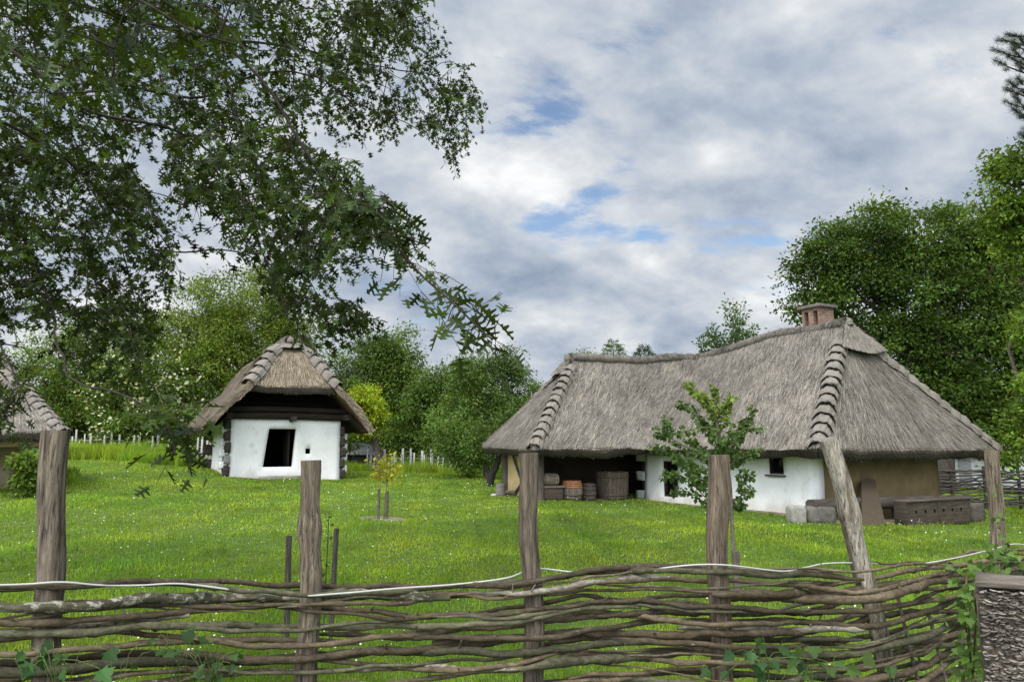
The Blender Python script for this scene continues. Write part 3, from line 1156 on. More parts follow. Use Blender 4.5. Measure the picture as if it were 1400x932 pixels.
    for (t0_, t1_) in ((.25, .62), (.70, .36)):
        pm = MB()
        q0 = bl * (1 - t0_) + fl * t0_ + W * .06
        q1 = bl * (1 - t1_) + fl * t1_ + W * .06
        za, zb = (1.55, .35) if t0_ < .5 else (1.0, .25)
        tube(pm, curve([xy3(q0, za), xy3((q0 + q1) / 2, (za + zb) / 2 - .06), xy3(q1, zb)], 8), .04, 6, (.07, .055, .045), rough=.1)
        pm.build('brace', M['board'], root)
    # wall plate beams under the eaves
    for p0, p1, nm in ((fl, Vv + Wn * .75 + W * .2, 0), (ea - V * .05 - U * .35, Cc + U * .62 - V * .9, 1), (bl, fl, 2)):
        bm_ = MB()
        zp = 1.86 if nm != 1 else 1.66
        tube(bm_, curve([xy3(p0, zp), xy3((p0 + p1) / 2, zp - .03), xy3(p1, zp)], 12), .085, 8, (.085, .066, .05), rough=.08, sq=.5)
        bm_.build('wall_plate', M['board'], root)
    # chimney
    cq = hit(mid, U, 1122)
    cq = cq + U * .15 + V * .38
    zb = zr(cq, 1122, 455)
    zt = zr(cq, 1122, 423)
    ch = MB()
    cw = .64
    bmz = bmesh.new()
    me = bpy.data.meshes.new('chimney')
    # shaft with two smoke slots on the side that faces the yard
    uvs = []
    V3, U3 = np.array((V[0], V[1], 0)), np.array((U[0], U[1], 0))
    ctr = np.array((cq[0], cq[1], 0.0))
    uvl = bmz.loops.layers.uv.new('UVMap')
    def quad(pts, uvq):
        vs = [bmz.verts.new(Vector(p)) for p in pts]
        fc = bmz.faces.new(vs)
        for l, q in zip(fc.loops, uvq): l[uvl].uv = q
    base = np.array(WLOC[root.name])
    hw = cw / 2
    def face(o, ux, nx, holes):
        xs = sorted({-hw, hw} | {h[0] for h in holes} | {h[1] for h in holes})
        zs = sorted({zb - 1.0, zt} | {h[2] for h in holes} | {h[3] for h in holes})
        for i in range(len(xs) - 1):
            for j in range(len(zs) - 1):
                mx_, mz = (xs[i] + xs[i + 1]) / 2, (zs[j] + zs[j + 1]) / 2
                dp = .0
                if any(h[0] < mx_ < h[1] and h[2] < mz < h[3] for h in holes):
                    dp = .25
                    x0, x1, z0, z1 = xs[i], xs[i + 1], zs[j], zs[j + 1]
                    for (pa, pb_) in (((x0, z0), (x0, z1)), ((x1, z1), (x1, z0)), ((x0, z1), (x1, z1)), ((x1, z0), (x0, z0))):
                        quad([ctr - base + ux * pa[0] + nx * hw + np.array((0, 0, pa[1])), ctr - base + ux * pb_[0] + nx * hw + np.array((0, 0, pb_[1])),
                              ctr - base + ux * pb_[0] + nx * (hw - dp) + np.array((0, 0, pb_[1])), ctr - base + ux * pa[0] + nx * (hw - dp) + np.array((0, 0, pa[1]))], [(pa[0], pa[1]), (pb_[0], pb_[1]), (pb_[0] + dp, pb_[1]), (pa[0] + dp, pa[1])])
                cs = [(xs[i], zs[j]), (xs[i + 1], zs[j]), (xs[i + 1], zs[j + 1]), (xs[i], zs[j + 1])]
                quad([ctr - base + ux * p + nx * (hw - dp) + np.array((0, 0, q)) for p, q in cs], cs)
    sl_ = [(-.26, -.10, zb - .3, zt - .09), (.08, .24, zb - .3, zt - .09)]
    face(0, V3, -U3, [])
    face(0, U3, -V3, sl_)
    face(0, V3, U3, [])
    face(0, U3, V3, [])
    bmz.to_mesh(me); bmz.free()
    me.materials.append(M['brick'])
    cho = bpy.data.objects.new('chimney', me)
    COL.objects.link(cho)
    cho.parent = root
    WLOC[cho.name] = base
    cm = MB()
    box(cm, ctr + np.array((0, 0, zt + .05)), (cw + .2, cw + .2, .10), V3, col=(.16, .135, .12), bev=.02)
    cm.build('chimney_cap', M['stone'], cho, base=base)
    return dict(ea=ea, eb=eb, wa=wa, wb=wb, dw=dw, fl=fl, bl=bl)


CT = build_cottage()


# ------------------------------------------------------------------ the small white gabled house
def build_small():
    rng = np.random.default_rng(41)
    mid_ = s0 + sux * SW / 2
    root = thing('small_thatched_house', G(*(mid_ + suy * SL / 2)), 'small whitewashed log house with deep thatched gable roof and black open doorway', 'house')
    fwd = -suy
    def L3(u, w, z): return np.array((*(s0 + sux * u + suy * w), z))
    zt = 2.76
    white = np.array((.80, .79, .76))
    d28 = lambda px: float(np.dot(hit(s0, sux, px) - s0, sux))
    zq = lambda px, py: P(px, py, hit(s0, sux, px)[1])[2]
    # door leans, so its outline is cut as an upright hole and refined with two white jambs
    dz0, dz1 = zq(382, 638), zq(388, 586)
    hole = (d28(360.5), d28(401), dz0, dz1)
    vent = (d28(418), d28(425), zq(421, 620), zq(421, 613))
    mb = MB()
    gs = lambda s: float(gz(*(s0 + sux * s)))
    lean = d28(367.5) - d28(361)
    def warp(q, z):
        t_ = np.clip((z - dz0) / (dz1 - dz0), -.15, 1.1)
        w_ = np.where(q <= hole[0], np.clip(q / hole[0], 0, 1), np.where(q <= hole[1], 1 - .45 * (q - hole[0]) / (hole[1] - hole[0]), .55 * np.clip((hole[1] + .4 - q) / .4, 0, 1)))
        return q + lean * t_ * w_
    wall_panel(mb, s0, s0 + sux * SW, gs, zt, .24, suy, [hole, vent], white, rough=.025, flare=.10, warp=warp)
    mb.build('front_wall', M['plaster'], root)
    sd = MB()
    wl = [(.75, 1.15, 1.35, 1.9)]
    p0, p1 = s0 + suy * .02, s0 + suy * SL
    wall_panel(sd, p0, p1, lambda s: float(gz(*(p0 + suy * s))), zt - .02, .24, sux, [(.95, 1.5, zt - 1.15, zt - .45), (.5, .8, zt - 1.45, zt - 1.15)], white, rough=.03, flare=.1)
    p0, p1 = s0 + sux * SW + suy * .02, s0 + sux * SW + suy * SL
    wall_panel(sd, p0, p1, lambda s: float(gz(*(p0 + suy * s))), zt - .02, .24, -sux, [], white, rough=.03, flare=.1)
    p0, p1 = s0 + suy * SL, s0 + suy * SL + sux * SW
    wall_panel(sd, p0, p1, lambda s: float(gz(*(p0 + sux * s))), zt - .02, .24, -suy, [], white)
    sd.build('side_wall', M['plaster'], root)
    for (a0, a1, za, zb) in ((.95, 1.5, zt - 1.15, zt - .45), (.5, .8, zt - 1.45, zt - 1.15)):
        pm = MB()
        box(pm, L3(.12, (a0 + a1) / 2 + .02, (za + zb) / 2), (a1 - a0 + .04, .03, zb - za + .04), (suy[0], suy[1], 0), bev=0)
        pm.build('pane', M['glass'], root)
    # crossed log ends at the corners
    for side in (0, 1):
        u = -.10 if side == 0 else SW + .10
        gq = gs(0 if side == 0 else SW)
        zs = [gq + .22 + i * .44 for i in range(5)]
        for i, z in enumerate(zs):
            if z > zt - .1: continue
            lm = MB()
            c = np.array((.055, .045, .038)) if not (side == 0 and i == 1) else np.array((.26, .25, .23))
            hh = .36 * rng.uniform(.85, 1.1)
            box(lm, L3(u + rng.normal(0, .02), .16, z), (.20, .46, hh), (sux[0], sux[1], 0), col=c, sub=3, rough=.03)
            lm.build('log_end', M['board'], root)
        # the side logs run out past the front face
        for i in range(4):
            z = gq + .44 + i * .44
            if z > zt - .15: continue
            lm = MB()
            box(lm, L3(u + (.1 if side else -.1) * 1.2, .22, z), (.22, .30, .26), (sux[0], sux[1], 0), col=white * .93, sub=3, rough=.03)
            lm.build('log_end', M['plaster'], root)
    for q in range(3):
        lm = MB()
        z = gs(0) + .35 + q * .62
        box(lm, L3(-.16, SL - .1, z), (.40, .34, .42), (sux[0], sux[1], 0), col=(.07, .058, .048), sub=3, rough=.04)
        lm.build('log_end', M['board'], root)
    # threshold and door leaf standing open inside
    tm = MB()
    box(tm, L3((hole[0] + hole[1]) / 2 + .15, -.16, gs(1.5) + .05), (1.75, .34, .14), (sux[0], sux[1], 0), col=(.30, .28, .24), sub=3, rough=.03)
    tm.build('threshold', M['board'], root)
    dm = MB()
    box(dm, L3(hole[1] - .12, .75, (dz0 + dz1) / 2), (.05, 1.05, dz1 - dz0 - .1), (sux[0], sux[1], 0), col=(.02, .016, .013), bev=.008)
    dm.build('door', M['board'], root)
    # black floor, loft floor, gable boards
    im = MB()
    z0_ = gs(2) + .02
    nb = MB()  # added dark box, so the room behind the doorway reads as unlit
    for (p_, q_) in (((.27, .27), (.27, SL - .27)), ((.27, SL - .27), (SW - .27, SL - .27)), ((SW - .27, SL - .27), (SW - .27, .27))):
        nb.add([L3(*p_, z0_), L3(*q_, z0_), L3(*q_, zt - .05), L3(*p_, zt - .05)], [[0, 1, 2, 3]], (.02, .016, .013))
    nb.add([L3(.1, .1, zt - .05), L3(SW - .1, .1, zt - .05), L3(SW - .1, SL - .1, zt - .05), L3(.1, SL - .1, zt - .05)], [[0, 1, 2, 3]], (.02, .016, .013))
    nb.build('dark_inner_box', M['board'], root, smooth=False)
    vv = [L3(.2, .2, z0_), L3(SW - .2, .2, z0_), L3(SW - .2, SL - .2, z0_), L3(.2, SL - .2, z0_)]
    im.add(vv, [[0, 1, 2, 3]], (.035, .028, .022))
    im.build('floor', M['ground'], root)
    # beams over the front
    for (u0, u1, w, z, r) in ((-.55, SW + .55, -.06, zt + .10, .13), (-.25, SW + .25, -.02, zt + .36, .11)):
        bm_ = MB()
        tube(bm_, curve([L3(u0, w, z), L3(SW * .5, w, z + .03), L3(u1, w, z - .02)], 14), r, 10, (.026, .021, .017), rough=.08, rs=4, sq=.5)
        bm_.build('beam', M['board'], root)
    um = d28(397)
    for (u, r) in ((um, .10), (-.15, .12), (SW + .15, .12)):
        bm_ = MB()
        tube(bm_, [L3(u, -.55, zt + .0 if u == um else zt + .1), L3(u, 1.2, zt + .02 if u == um else zt + .12)], r, 8, (.045, .036, .03), rough=.08, sq=.6)
        bm_.build('beam_end', M['board'], root)
    # roof
    hw1, ze, hw2, zh = 3.12, 2.50, 1.78, 4.02
    c_ = SW / 2
    zr_ = P(400, 466, (mid_ + suy * .5)[1])[2]
    zk_ = P(400, 478, (mid_ + suy * .0)[1])[2]
    hk = .60
    yo, yb = -.95, SL + .8
    E0L, E1L = L3(c_ - hw1, yo + .1, ze), L3(c_ - hw1, yb, ze)
    E0R, E1R = L3(c_ + hw1, yo + .1, ze), L3(c_ + hw1, yb, ze)
    HL, HR = L3(c_ - hw2, yo, zh), L3(c_ + hw2, yo, zh)
    HLb, HRb = L3(c_ - hw2, yb, zh), L3(c_ + hw2, yb, zh)
    KL, KR = L3(c_ - hk, -.05, zk_), L3(c_ + hk, -.05, zk_)
    KLb, KRb = L3(c_ - hk, yb - .4, zk_), L3(c_ + hk, yb - .4, zk_)
    rf, rb = L3(c_, .45, zr_), L3(c_, yb - .8, zr_)
    mb = MB()
    tc = TC * np.array((1.08, 1.0, .88))
    warm = TC * np.array((1.25, 1.12, .94))
    fcs = {
        'l1': Face([E0L, E1L], [HL, HLb], sag=.15), 'r1': Face([E1R, E0R], [HRb, HR], sag=.15),
        'l2': Face([HL, HLb], [KL, KLb], sag=.16), 'r2': Face([HRb, HR], [KRb, KR], sag=.16),
        'l3': Face([KL, KLb], [rf, rb]), 'r3': Face([KRb, KR], [rb, rf]),
        'front': Face([HL, HR], [KL, KR], sag=.20), 'top': Face([KL, KR], [rf, rf + 1e-3]),
        'back': Face([HRb, HLb], [KRb, KLb]), 'backtop': Face([KRb, KLb], [rb, rb + 1e-3]),
    }
    for n_, fc in fcs.items():
        thatch_face(mb, fc, rng, dens=330 if n_ in ('front', 'l1', 'l2', 'l3', 'top') else 130, ln=.36, wd=.022, base=warm if n_ in ('front', 'top') else tc)
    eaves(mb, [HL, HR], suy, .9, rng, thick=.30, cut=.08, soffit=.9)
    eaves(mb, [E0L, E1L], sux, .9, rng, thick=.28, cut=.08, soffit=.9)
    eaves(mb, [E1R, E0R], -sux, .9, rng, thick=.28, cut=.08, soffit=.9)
    # verge: thick cut edge of the side slopes with the underside behind it
    for (e, h, sg) in ((E0L, HL, 1), (E0R, HR, -1)):
        n = unit(np.cross(h - e, np.array((*suy, 0.0))))
        if n[2] < 0: n = -n
        rib = ribbon([e - (h - e) * .02, h + (h - e) * .12])
        u = np.linspace(0, 1, 26)
        rows = []
        back = np.array((*suy, 0.0))
        for (o, w) in ((0.03, .0), (-.12, -.03), (-.25, .06), (-.29, .18), (-.27, .9), (-.25, 1.3)):
            p = rib(u) + n * o + back * w + np.array((0, 0, 1.0)) * (.14 * np.sin(np.pi * np.clip(u * 1.1, 0, 1)))[:, None]
            p = p + (.03 * noise(p, 3.0, 2))[:, None] * n
            rows.append(p)
        v = np.concatenate(rows)
        ix = np.arange(len(v)).reshape(len(rows), 26)
        f = np.stack([ix[:-1, :-1], ix[:-1, 1:], ix[1:, 1:], ix[1:, :-1]], -1).reshape(-1, 4)
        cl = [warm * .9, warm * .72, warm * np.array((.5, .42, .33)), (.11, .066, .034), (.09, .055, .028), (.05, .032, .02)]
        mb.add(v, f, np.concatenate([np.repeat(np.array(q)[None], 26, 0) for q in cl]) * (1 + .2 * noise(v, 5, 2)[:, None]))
        kk = 900
        uu = rng.random(kk)
        p = rib(uu) + np.array((0, 0, 1.0)) * (.14 * np.sin(np.pi * np.clip(uu * 1.1, 0, 1)))[:, None] - n * (.23 * rng.random(kk) ** 1.3)[:, None] - back * .02
        dn = np.repeat(unit(e - h)[None], kk, 0) - back * .25
        straw(mb, p, unit(dn), np.repeat(-back[None], kk, 0), rng.uniform(.12, .34, kk), rng.uniform(.012, .026, kk), thatch_col(kk, rng, warm), rng, lift=.15, yaw=.12)
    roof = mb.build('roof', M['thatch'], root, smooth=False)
    ridge_cap(roof, [rf + np.array((*(-suy * .35), -.18)), rf + np.array((0, 0, .02)), (rf + rb) / 2, rb], rng, r=.19)
    h = lambda p, q, t: p * (1 - t) + q * t
    hip_bundles(roof, h(HL, KL, .05) + (0, 0, .05), h(HL, KL, .98) + (0, 0, .12), fcs['l2'].n, fcs['front'].n, 5, rng, wdt=.34, hgt=.22)
    hip_bundles(roof, h(HR, KR, .05) + (0, 0, .05), h(HR, KR, .98) + (0, 0, .12), fcs['front'].n, fcs['r2'].n, 5, rng, wdt=.34, hgt=.22)
    flap(roof, fcs['top'], .0, 1, .98, -.02, rng, off=.13)
    # gable wall of boards, coloured near black as loft shadow, set back under the roof
    gm = MB()
    gw = .55
    zi = lambda u: ze + (zh - ze) / (hw1 - hw2) * (hw1 - abs(u - c_)) - .45 if abs(u - c_) > hw2 else zh - .45 + (zr_ - zh) / hw2 * (hw2 - abs(u - c_))
    uu = np.linspace(-.75, SW + .75, 22)
    top = [L3(u, gw, max(zt + .1, min(zi(u), 5.0))) for u in uu]
    bot = [L3(u, gw, zt - .02) for u in uu]
    n = len(uu)
    vv = np.array(bot + top + [p + np.array((*(suy * .06), 0)) for p in bot + top])
    ff = [[i, i + 1, n + i + 1, n + i] for i in range(n - 1)] + [[2 * n + i + 1, 2 * n + i, 3 * n + i, 3 * n + i + 1] for i in range(n - 1)]
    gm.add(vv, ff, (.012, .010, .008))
    for zz in np.arange(zt + .62, 4.6, .24):
        hwid = max(.2, (hw1 - .3) - (zz - ze + .45) * (hw1 - hw2) / (zh - ze))
        tube(gm, [L3(c_ - hwid, gw - .03, zz), L3(c_ + hwid, gw - .03, zz)], .10, 8, (.014, .011, .009), rough=.08, sq=.4)
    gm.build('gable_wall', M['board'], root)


build_small()


# ------------------------------------------------------------------ the shed at the edge on the far left
def build_left_shed():
    rng = np.random.default_rng(51)
    root = thing('thatched_shed', G(-16, 22), 'thatched shed with clay wall half hidden by oak leaves beside the tall cracked post', 'shed')
    q = P(93, 591, 20)
    ze = q[2]
    a = q
    ax = unit(np.array((-.86, -.50, 0))); bk = np.array((-ax[1], ax[0], 0)) * -1
    if bk[1] < 0: bk = -bk
    D_, Lg = 6.2, 9.0
    b = a + ax * Lg; c = a + bk * D_; d = b + bk * D_
    zr_ = 4.35
    r0 = a + bk * D_ / 2 + ax * 1.9; r0[2] = zr_
    r1 = b + bk * D_ / 2 - ax * 2.5; r1[2] = zr_
    mb = MB()
    F1, F2 = Face([b, a], [r1, r0]), Face([a, c], [r0, r0 + 1e-3])
    for fc in (F1, F2): thatch_face(mb, fc, rng, dens=300, ln=.36, wd=.02, base=TC * 1.05)
    for fc in (Face([c, d], [r0, r1]), Face([d, b], [r1, r1 + 1e-3])): thatch_face(mb, fc, rng, visible=False)
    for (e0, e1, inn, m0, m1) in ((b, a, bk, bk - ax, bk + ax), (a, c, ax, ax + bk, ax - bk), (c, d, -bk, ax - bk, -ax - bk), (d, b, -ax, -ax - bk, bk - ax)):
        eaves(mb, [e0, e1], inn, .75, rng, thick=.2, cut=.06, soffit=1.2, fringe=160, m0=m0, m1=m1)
    roof = mb.build('roof', M['thatch'], root, smooth=False)
    ridge_cap(roof, [r0, (r0 + r1) / 2, r1], rng)
    hip_bundles(roof, a * .97 + r0 * .03, a * .2 + r0 * .8, F1.n, F2.n, 11, rng, hgt=.11)
    w = MB()
    g = lambda p: float(gz(p[0], p[1]))
    wc = P(19, 640, 21.0)
    p0 = (wc + ax * 6.5)[:2]; p1 = wc[:2]
    wall_panel(w, p0, p1, lambda s: g(p1), ze + .3, .3, bk[:2], [], (.40, .32, .22))
    p2 = p1 + bk[:2] * 4.2
    wall_panel(w, p1 + bk[:2] * .3, p2, lambda s: g(p1), ze + .3, .3, ax[:2], [], (.36, .29, .2))
    w.build('clay_wall', M['mud'], root)
    bm_ = MB()
    e0, e1 = a + bk * .35 - np.array((0, 0, .27)), b + bk * .35 - np.array((0, 0, .27))
    tube(bm_, curve([e0 + ax * .3, (e0 + e1) / 2, e1], 14), .13, 8, (.30, .22, .12), rough=.06, sq=.5)
    bm_.build('eaves_beam', M['board'], root)
    pm = MB()
    q = a + ax * .55 + bk * .4
    tube(pm, [np.array((q[0], q[1], g(q) - .2)), np.array((q[0], q[1], ze - .2))], .09, 8, (.16, .13, .1), rough=.1)
    pm.build('corner_post', M['post'], root)


build_left_shed()


# ------------------------------------------------------------------ things in the open shed and the porch
def barrel(name, label, cat, px, pyb, pyt, wpx, depth_off, bulge, hoops, hoopcol, col, rng, group=None, taper=0.0, contents=False):
    """staved tub standing on the shed floor"""
    q = hit(Ff + Wn * (.75 + depth_off), W, px)
    Y = q[1]
    z0 = float(gz(*q)) + .02
    zt = P(px, pyt, Y)[2]
    H = zt - z0
    r = wpx / F * Y / 2
    root = thing(name, (q[0], q[1], z0), label, cat, group)
    rad = lambda t: r * (1 - bulge * (2 * t - 1) ** 2) * (1 + taper * (t - .5))
    ns = 22
    for nm, rr in (('staves', 0), ):
        mb = MB()
        for i in range(ns):
            a0, a1 = (i + .03) / ns * 2 * math.pi, (i + .97) / ns * 2 * math.pi
            t = np.linspace(0, 1, 9)
            rows = []
            top = H * (1 + rng.normal(0, .008))
            for (dr, aa) in ((0, a0), (.012, a0 * .5 + a1 * .5), (0, a1)):
                rows.append(np.array([(q[0] + (rad(x) + dr) * math.cos(aa), q[1] + (rad(x) + dr) * math.sin(aa), z0 + x * top) for x in t]))
            for (dr, aa) in ((-.03, a1), (-.03, a0)):
                rows.append(np.array([(q[0] + (rad(x) + dr) * math.cos(aa), q[1] + (rad(x) + dr) * math.sin(aa), z0 + x * top) for x in t]))
            v = np.concatenate(rows)
            ix = np.arange(45).reshape(5, 9)
            nx = np.roll(ix, -1, 0)
            f = np.stack([ix[:, :-1], nx[:, :-1], nx[:, 1:], ix[:, 1:]], -1).reshape(-1, 4)
            c = np.array(col) * rng.uniform(.75, 1.25)
            mb.add(v, f, c)
            mb.add(v[ix[:, -1]], [[0, 1, 2, 3, 4]], c)
        mb.build('staves', M['post'], root, smooth=False)
    for t in hoops:
        hm = MB()
        a = np.linspace(0, 2 * math.pi, 33)
        ra, rb_ = rad(t - .02) + .017, rad(t + .02) + .017
        w_ = .022
        rings = []
        for (dr, dz) in ((0, -w_), (.008, -w_), (.008, w_), (0, w_)):
            rings.append(np.stack([q[0] + (rad(t) + .014 + dr) * np.cos(a), q[1] + (rad(t) + .014 + dr) * np.sin(a), np.full(33, z0 + t * H + dz)], -1))
        v = np.concatenate(rings)
        ix = np.arange(132).reshape(4, 33)
        nx = np.roll(ix, -1, 0)
        f = np.stack([ix[:, :-1], ix[:, 1:], nx[:, 1:], nx[:, :-1]], -1).reshape(-1, 4)
        hm.add(v, f, hoopcol if t > .5 or hoopcol[0] < .2 else (.12, .09, .07))
        hm.build('hoop', M['metal'], root)
    fm = MB()
    a = np.linspace(0, 2 * math.pi, 25)[:-1]
    lid = .82 if contents else .12
    rl_ = rad(lid) - .025
    fm.add(np.stack([q[0] + rl_ * np.cos(a), q[1] + rl_ * np.sin(a), np.full(24, z0 + lid * H)], -1), np.arange(24)[None], np.array(col) * .7)
    fm.build('barrel_head', M['board'], root)
    return root


def build_props():
    rng = np.random.default_rng(61)
    barrel('barrel', 'bulging grey barrel with orange hoops round its top in the open shed', 'barrel', 781.5, 684.5, 657, 27, .15, .16, (.1, .28, .68, .78, .88, .97), (.42, .17, .07), (.19, .15, .12), rng, 'barrels in the open shed')
    barrel('barrel', 'smaller dull barrel between the orange-hooped barrel and the big vat', 'barrel', 804, 683, 660.5, 19, .30, .15, (.12, .35, .65, .88), (.10, .075, .06), (.13, .10, .08), rng, 'barrels in the open shed')
    barrel('vat', 'large dark wooden vat with straight staves at the back of the open shed', 'vat', 836, 683.5, 644.5, 42, .55, .02, (.12, .8), (.09, .07, .055), (.14, .105, .08), rng, None, .06, True)
    # chest beside the barrels, with a wheel-shaped keg lying on it
    q = hit(Ff + Wn * 1.0, W, 750)
    z0 = float(gz(*q)) + .02
    Wd = np.array((-W[0], -W[1], 0))
    Hh = P(750, 664, q[1])[2] - z0
    t = thing('wooden_chest', xy3(q, z0), 'low dark plank chest left of the barrels in the open shed', 'chest')
    mb = MB(); box(mb, xy3(q, z0 + Hh * .45), (.72, .5, Hh * .9), Wd, col=(.10, .075, .058), bev=.015); mb.build('chest_body', M['board'], t)
    mb = MB(); box(mb, xy3(q, z0 + Hh * .95), (.82, .58, .05), Wd, col=(.24, .20, .16), bev=.012); mb.build('lid', M['board'], t)
    zk = z0 + Hh * .975 + .001
    rk = .20
    kq = q + np.array((-W[0], -W[1])) * .02
    t = thing('keg', xy3(kq, zk), 'round wooden keg lying on its side on the low chest', 'keg')
    mb = MB()
    s = np.linspace(-.26, .26, 9)
    p = np.array([xy3(kq, zk + rk) + Wd * x for x in s])
    tube(mb, p, rk * (1 - .25 * (s / .26) ** 2), 18, (.20, .16, .12), rough=.02)
    mb.build('staves', M['board'], t)
    for x in (-.15, .15, .235):
        mb = MB()
        rr = rk * (1 - .25 * (x / .26) ** 2) + .012
        tube(mb, [xy3(kq, zk + rk) + Wd * (x - .018), xy3(kq, zk + rk) + Wd * (x + .018)], rr, 18, (.30, .25, .19))
        mb.build('hoop', M['board'], t)
    # rubble at the foot of the shed's outer corner
    for (px, py, wpx, hpx, dd, nm, lab, cat, col, mt) in (
            (684, 679, 13, 17, .0, 'stump', 'upright grey log stump by the outer corner of the open shed', 'stump', (.16, .14, .12), 'board'),
            (675, 680, 9, 4, -.1, 'flat_stone', 'small pale flat stone in the grass beside the grey log stump', 'stone', (.42, .40, .36), 'stone'),
            (686, 664, 11, 7, .6, 'round_stone', 'dark rounded stone resting behind the grey log stump', 'stone', (.09, .08, .07), 'stone'),
            (697, 671, 14, 6, .5, 'firewood_log', 'short dark log lying against the ochre end panel of the shed', 'log', (.11, .085, .065), 'bark')):
        Y = 24.0 + dd
        b0 = P(px, py, Y)
        b0[2] = float(gz(b0[0], b0[1]))
        w, h = wpx / F * Y, hpx / F * Y
        mb = MB()
        if nm == 'stump':
            tube(mb, [b0 - (0, 0, .1), b0 + (0, 0, h * .5), b0 + (0.01, 0, h)], [w * .54, w * .5, w * .48], 12, col, rough=.07)
        elif nm == 'firewood_log':
            tube(mb, curve([b0 + (-w * .6, .1, h * .5), b0 + (0, 0, h * .52), b0 + (w * .7, -.1, h * .45)], 8), h * .5, 10, col, rough=.12)
        else:
            box(mb, b0 + (0, 0, h * .45), (w, w * .8, h), (1, .2, 0), col=col, sub=4, rough=.0)
            v = mb.v[-1]; cc = b0 + np.array((0, 0, h * .45))
            dlt = v - cc
            nn = np.linalg.norm(dlt / np.array((w / 2, w * .4, h / 2)), axis=1, keepdims=True)
            mb.v[-1] = cc + dlt / np.maximum(nn, .6) * (1 + .12 * noise(v, 6, 2)[:, None])
        tag(mb.build(nm, M[mt], base=b0), lab, cat)
    # fork-handled tool leaning on the end panel
    # porch: stones, beam bench, leaning plank, holed trough, block
    V3 = np.array((V[0], V[1], 0)); U3 = np.array((U[0], U[1], 0))
    def at(px, py, Y): return P(px, py, Y)
    def lump(name, c, size, ax, col, lab, cat, mat='stone', rough=.03, p=4.0):
        mb = MB()
        box(mb, c, size, ax, sub=7, col=col)
        v = mb.v[-1]
        axx = unit(np.asarray(ax, float)); sd = np.cross((0, 0, 1), axx)
        loc = np.stack([(v - c) @ axx / size[0] * 2, (v - c) @ sd / size[1] * 2, (v - c)[:, 2] / size[2] * 2], 1)
        nn = (np.abs(loc) ** p).sum(1, keepdims=True) ** (1 / p)
        loc = loc / np.maximum(nn, .5)
        w = c + loc[:, :1] * axx * size[0] / 2 + loc[:, 1:2] * sd * size[1] / 2 + loc[:, 2:] * np.array((0, 0, 1)) * size[2] / 2
        w = w + rough * np.stack([noise(w + i * 5, 4, 3) for i in range(3)], 1)
        mb.v[-1] = w
        mb.c[-1] = np.asarray(col) * (1 + .15 * noise(w, 5, 2)[:, None])
        tag(mb.build(name, M[mat]), lab, cat)
    Y = 17.9
    def seat(px0, px1, pyt, pyb, Y):
        a, b = at(px0, pyb, Y), at(px1, pyt, Y)
        zb = float(gz((a[0] + b[0]) / 2, Y)) - .04
        return np.array(((a[0] + b[0]) / 2, Y + .15, (zb + b[2]) / 2)), b[0] - a[0], b[2] - zb
    c, w, h = seat(1081, 1102, 691, 711, 17.7)
    lump('foundation_stone', c, (w, .40, h), (1, .1, 0), (.27, .255, .215), 'pale squared foundation stone at the corner of the white wall', 'stone', rough=.02, p=7)
    c, w, h = seat(1102.5, 1144, 691, 714, 17.75)
    lump('porch_stone', c, (w, .42, h), (1, .14, 0), (.12, .112, .094), 'long rounded grey stone beside the pale foundation stone', 'stone', rough=.035, p=5)
    ea, eb = CT['ea'], CT['eb']
    # beam bench along the end wall
    b0, b1 = hit(ea - U * .50, V, 1104), hit(ea - U * .50, V, 1318)
    zt_, zb_ = 1.75 - 68 / F * 19.3, 1.75 - 84 / F * 19.3
    t = thing('log_bench', G(*((b0 + b1) / 2)), 'long hewn beam laid as a bench along the ochre porch wall', 'bench')
    mb = MB()
    d = unit(b1 - b0)
    p = curve([xy3(b0, (zt_ + zb_) / 2 + .02), xy3(b0 * .6 + b1 * .4, (zt_ + zb_) / 2 + .01), xy3(b1, (zt_ + zb_) / 2 - .06)], 24)
    tube(mb, p, .155, 12, (.075, .062, .05), rough=.07, rs=3, sq=.7)
    mb.build('seat', M['board'], t)
    for s in (.06, .5, .93):
        q = b0 * (1 - s) + b1 * s
        zg = float(gz(*q)) - .1
        mb = MB()
        tube(mb, [xy3(q, zg), xy3(q, (zg + zb_) / 2), xy3(q, zb_ + .02)], .13, 9, (.10, .085, .07), rough=.1)
        mb.build('leg', M['board'], t)
    # holed stocks trough
    q0, q1 = hit(ea - U * 1.15, V, 1222), hit(ea - U * 1.15, V, 1306)
    cq = (q0 + q1) / 2
    zg = float(gz(*cq)) + .03
    zt_ = P(1260, 683.5, cq[1])[2]
    Lq = np.linalg.norm(q1 - q0); Hq = zt_ - zg
    d3 = np.array((*unit(q1 - q0), 0))
    t = thing('stocks_chest', xy3(cq, zg), 'brown wooden chest with a row of round dark holes in its front', 'chest')
    # front board with real holes
    nx, nzv = 0, 0
    bmz = bmesh.new()
    hs = [(-.36 + i * .145) * Lq for i in range(6)]
    fz = Hq * .56
    rr = .042
    cells = sorted([-Lq / 2, Lq / 2] + [h_ - .075 for h_ in hs] + [h_ + .075 for h_ in hs])
    verts, faces_ = [], []
    def V_(x, z, y): verts.append(xy3(cq, zg + z) + d3 * x - U3 * (.22 - y)); return len(verts) - 1
    zb2, zt2 = fz - .075, fz + .075
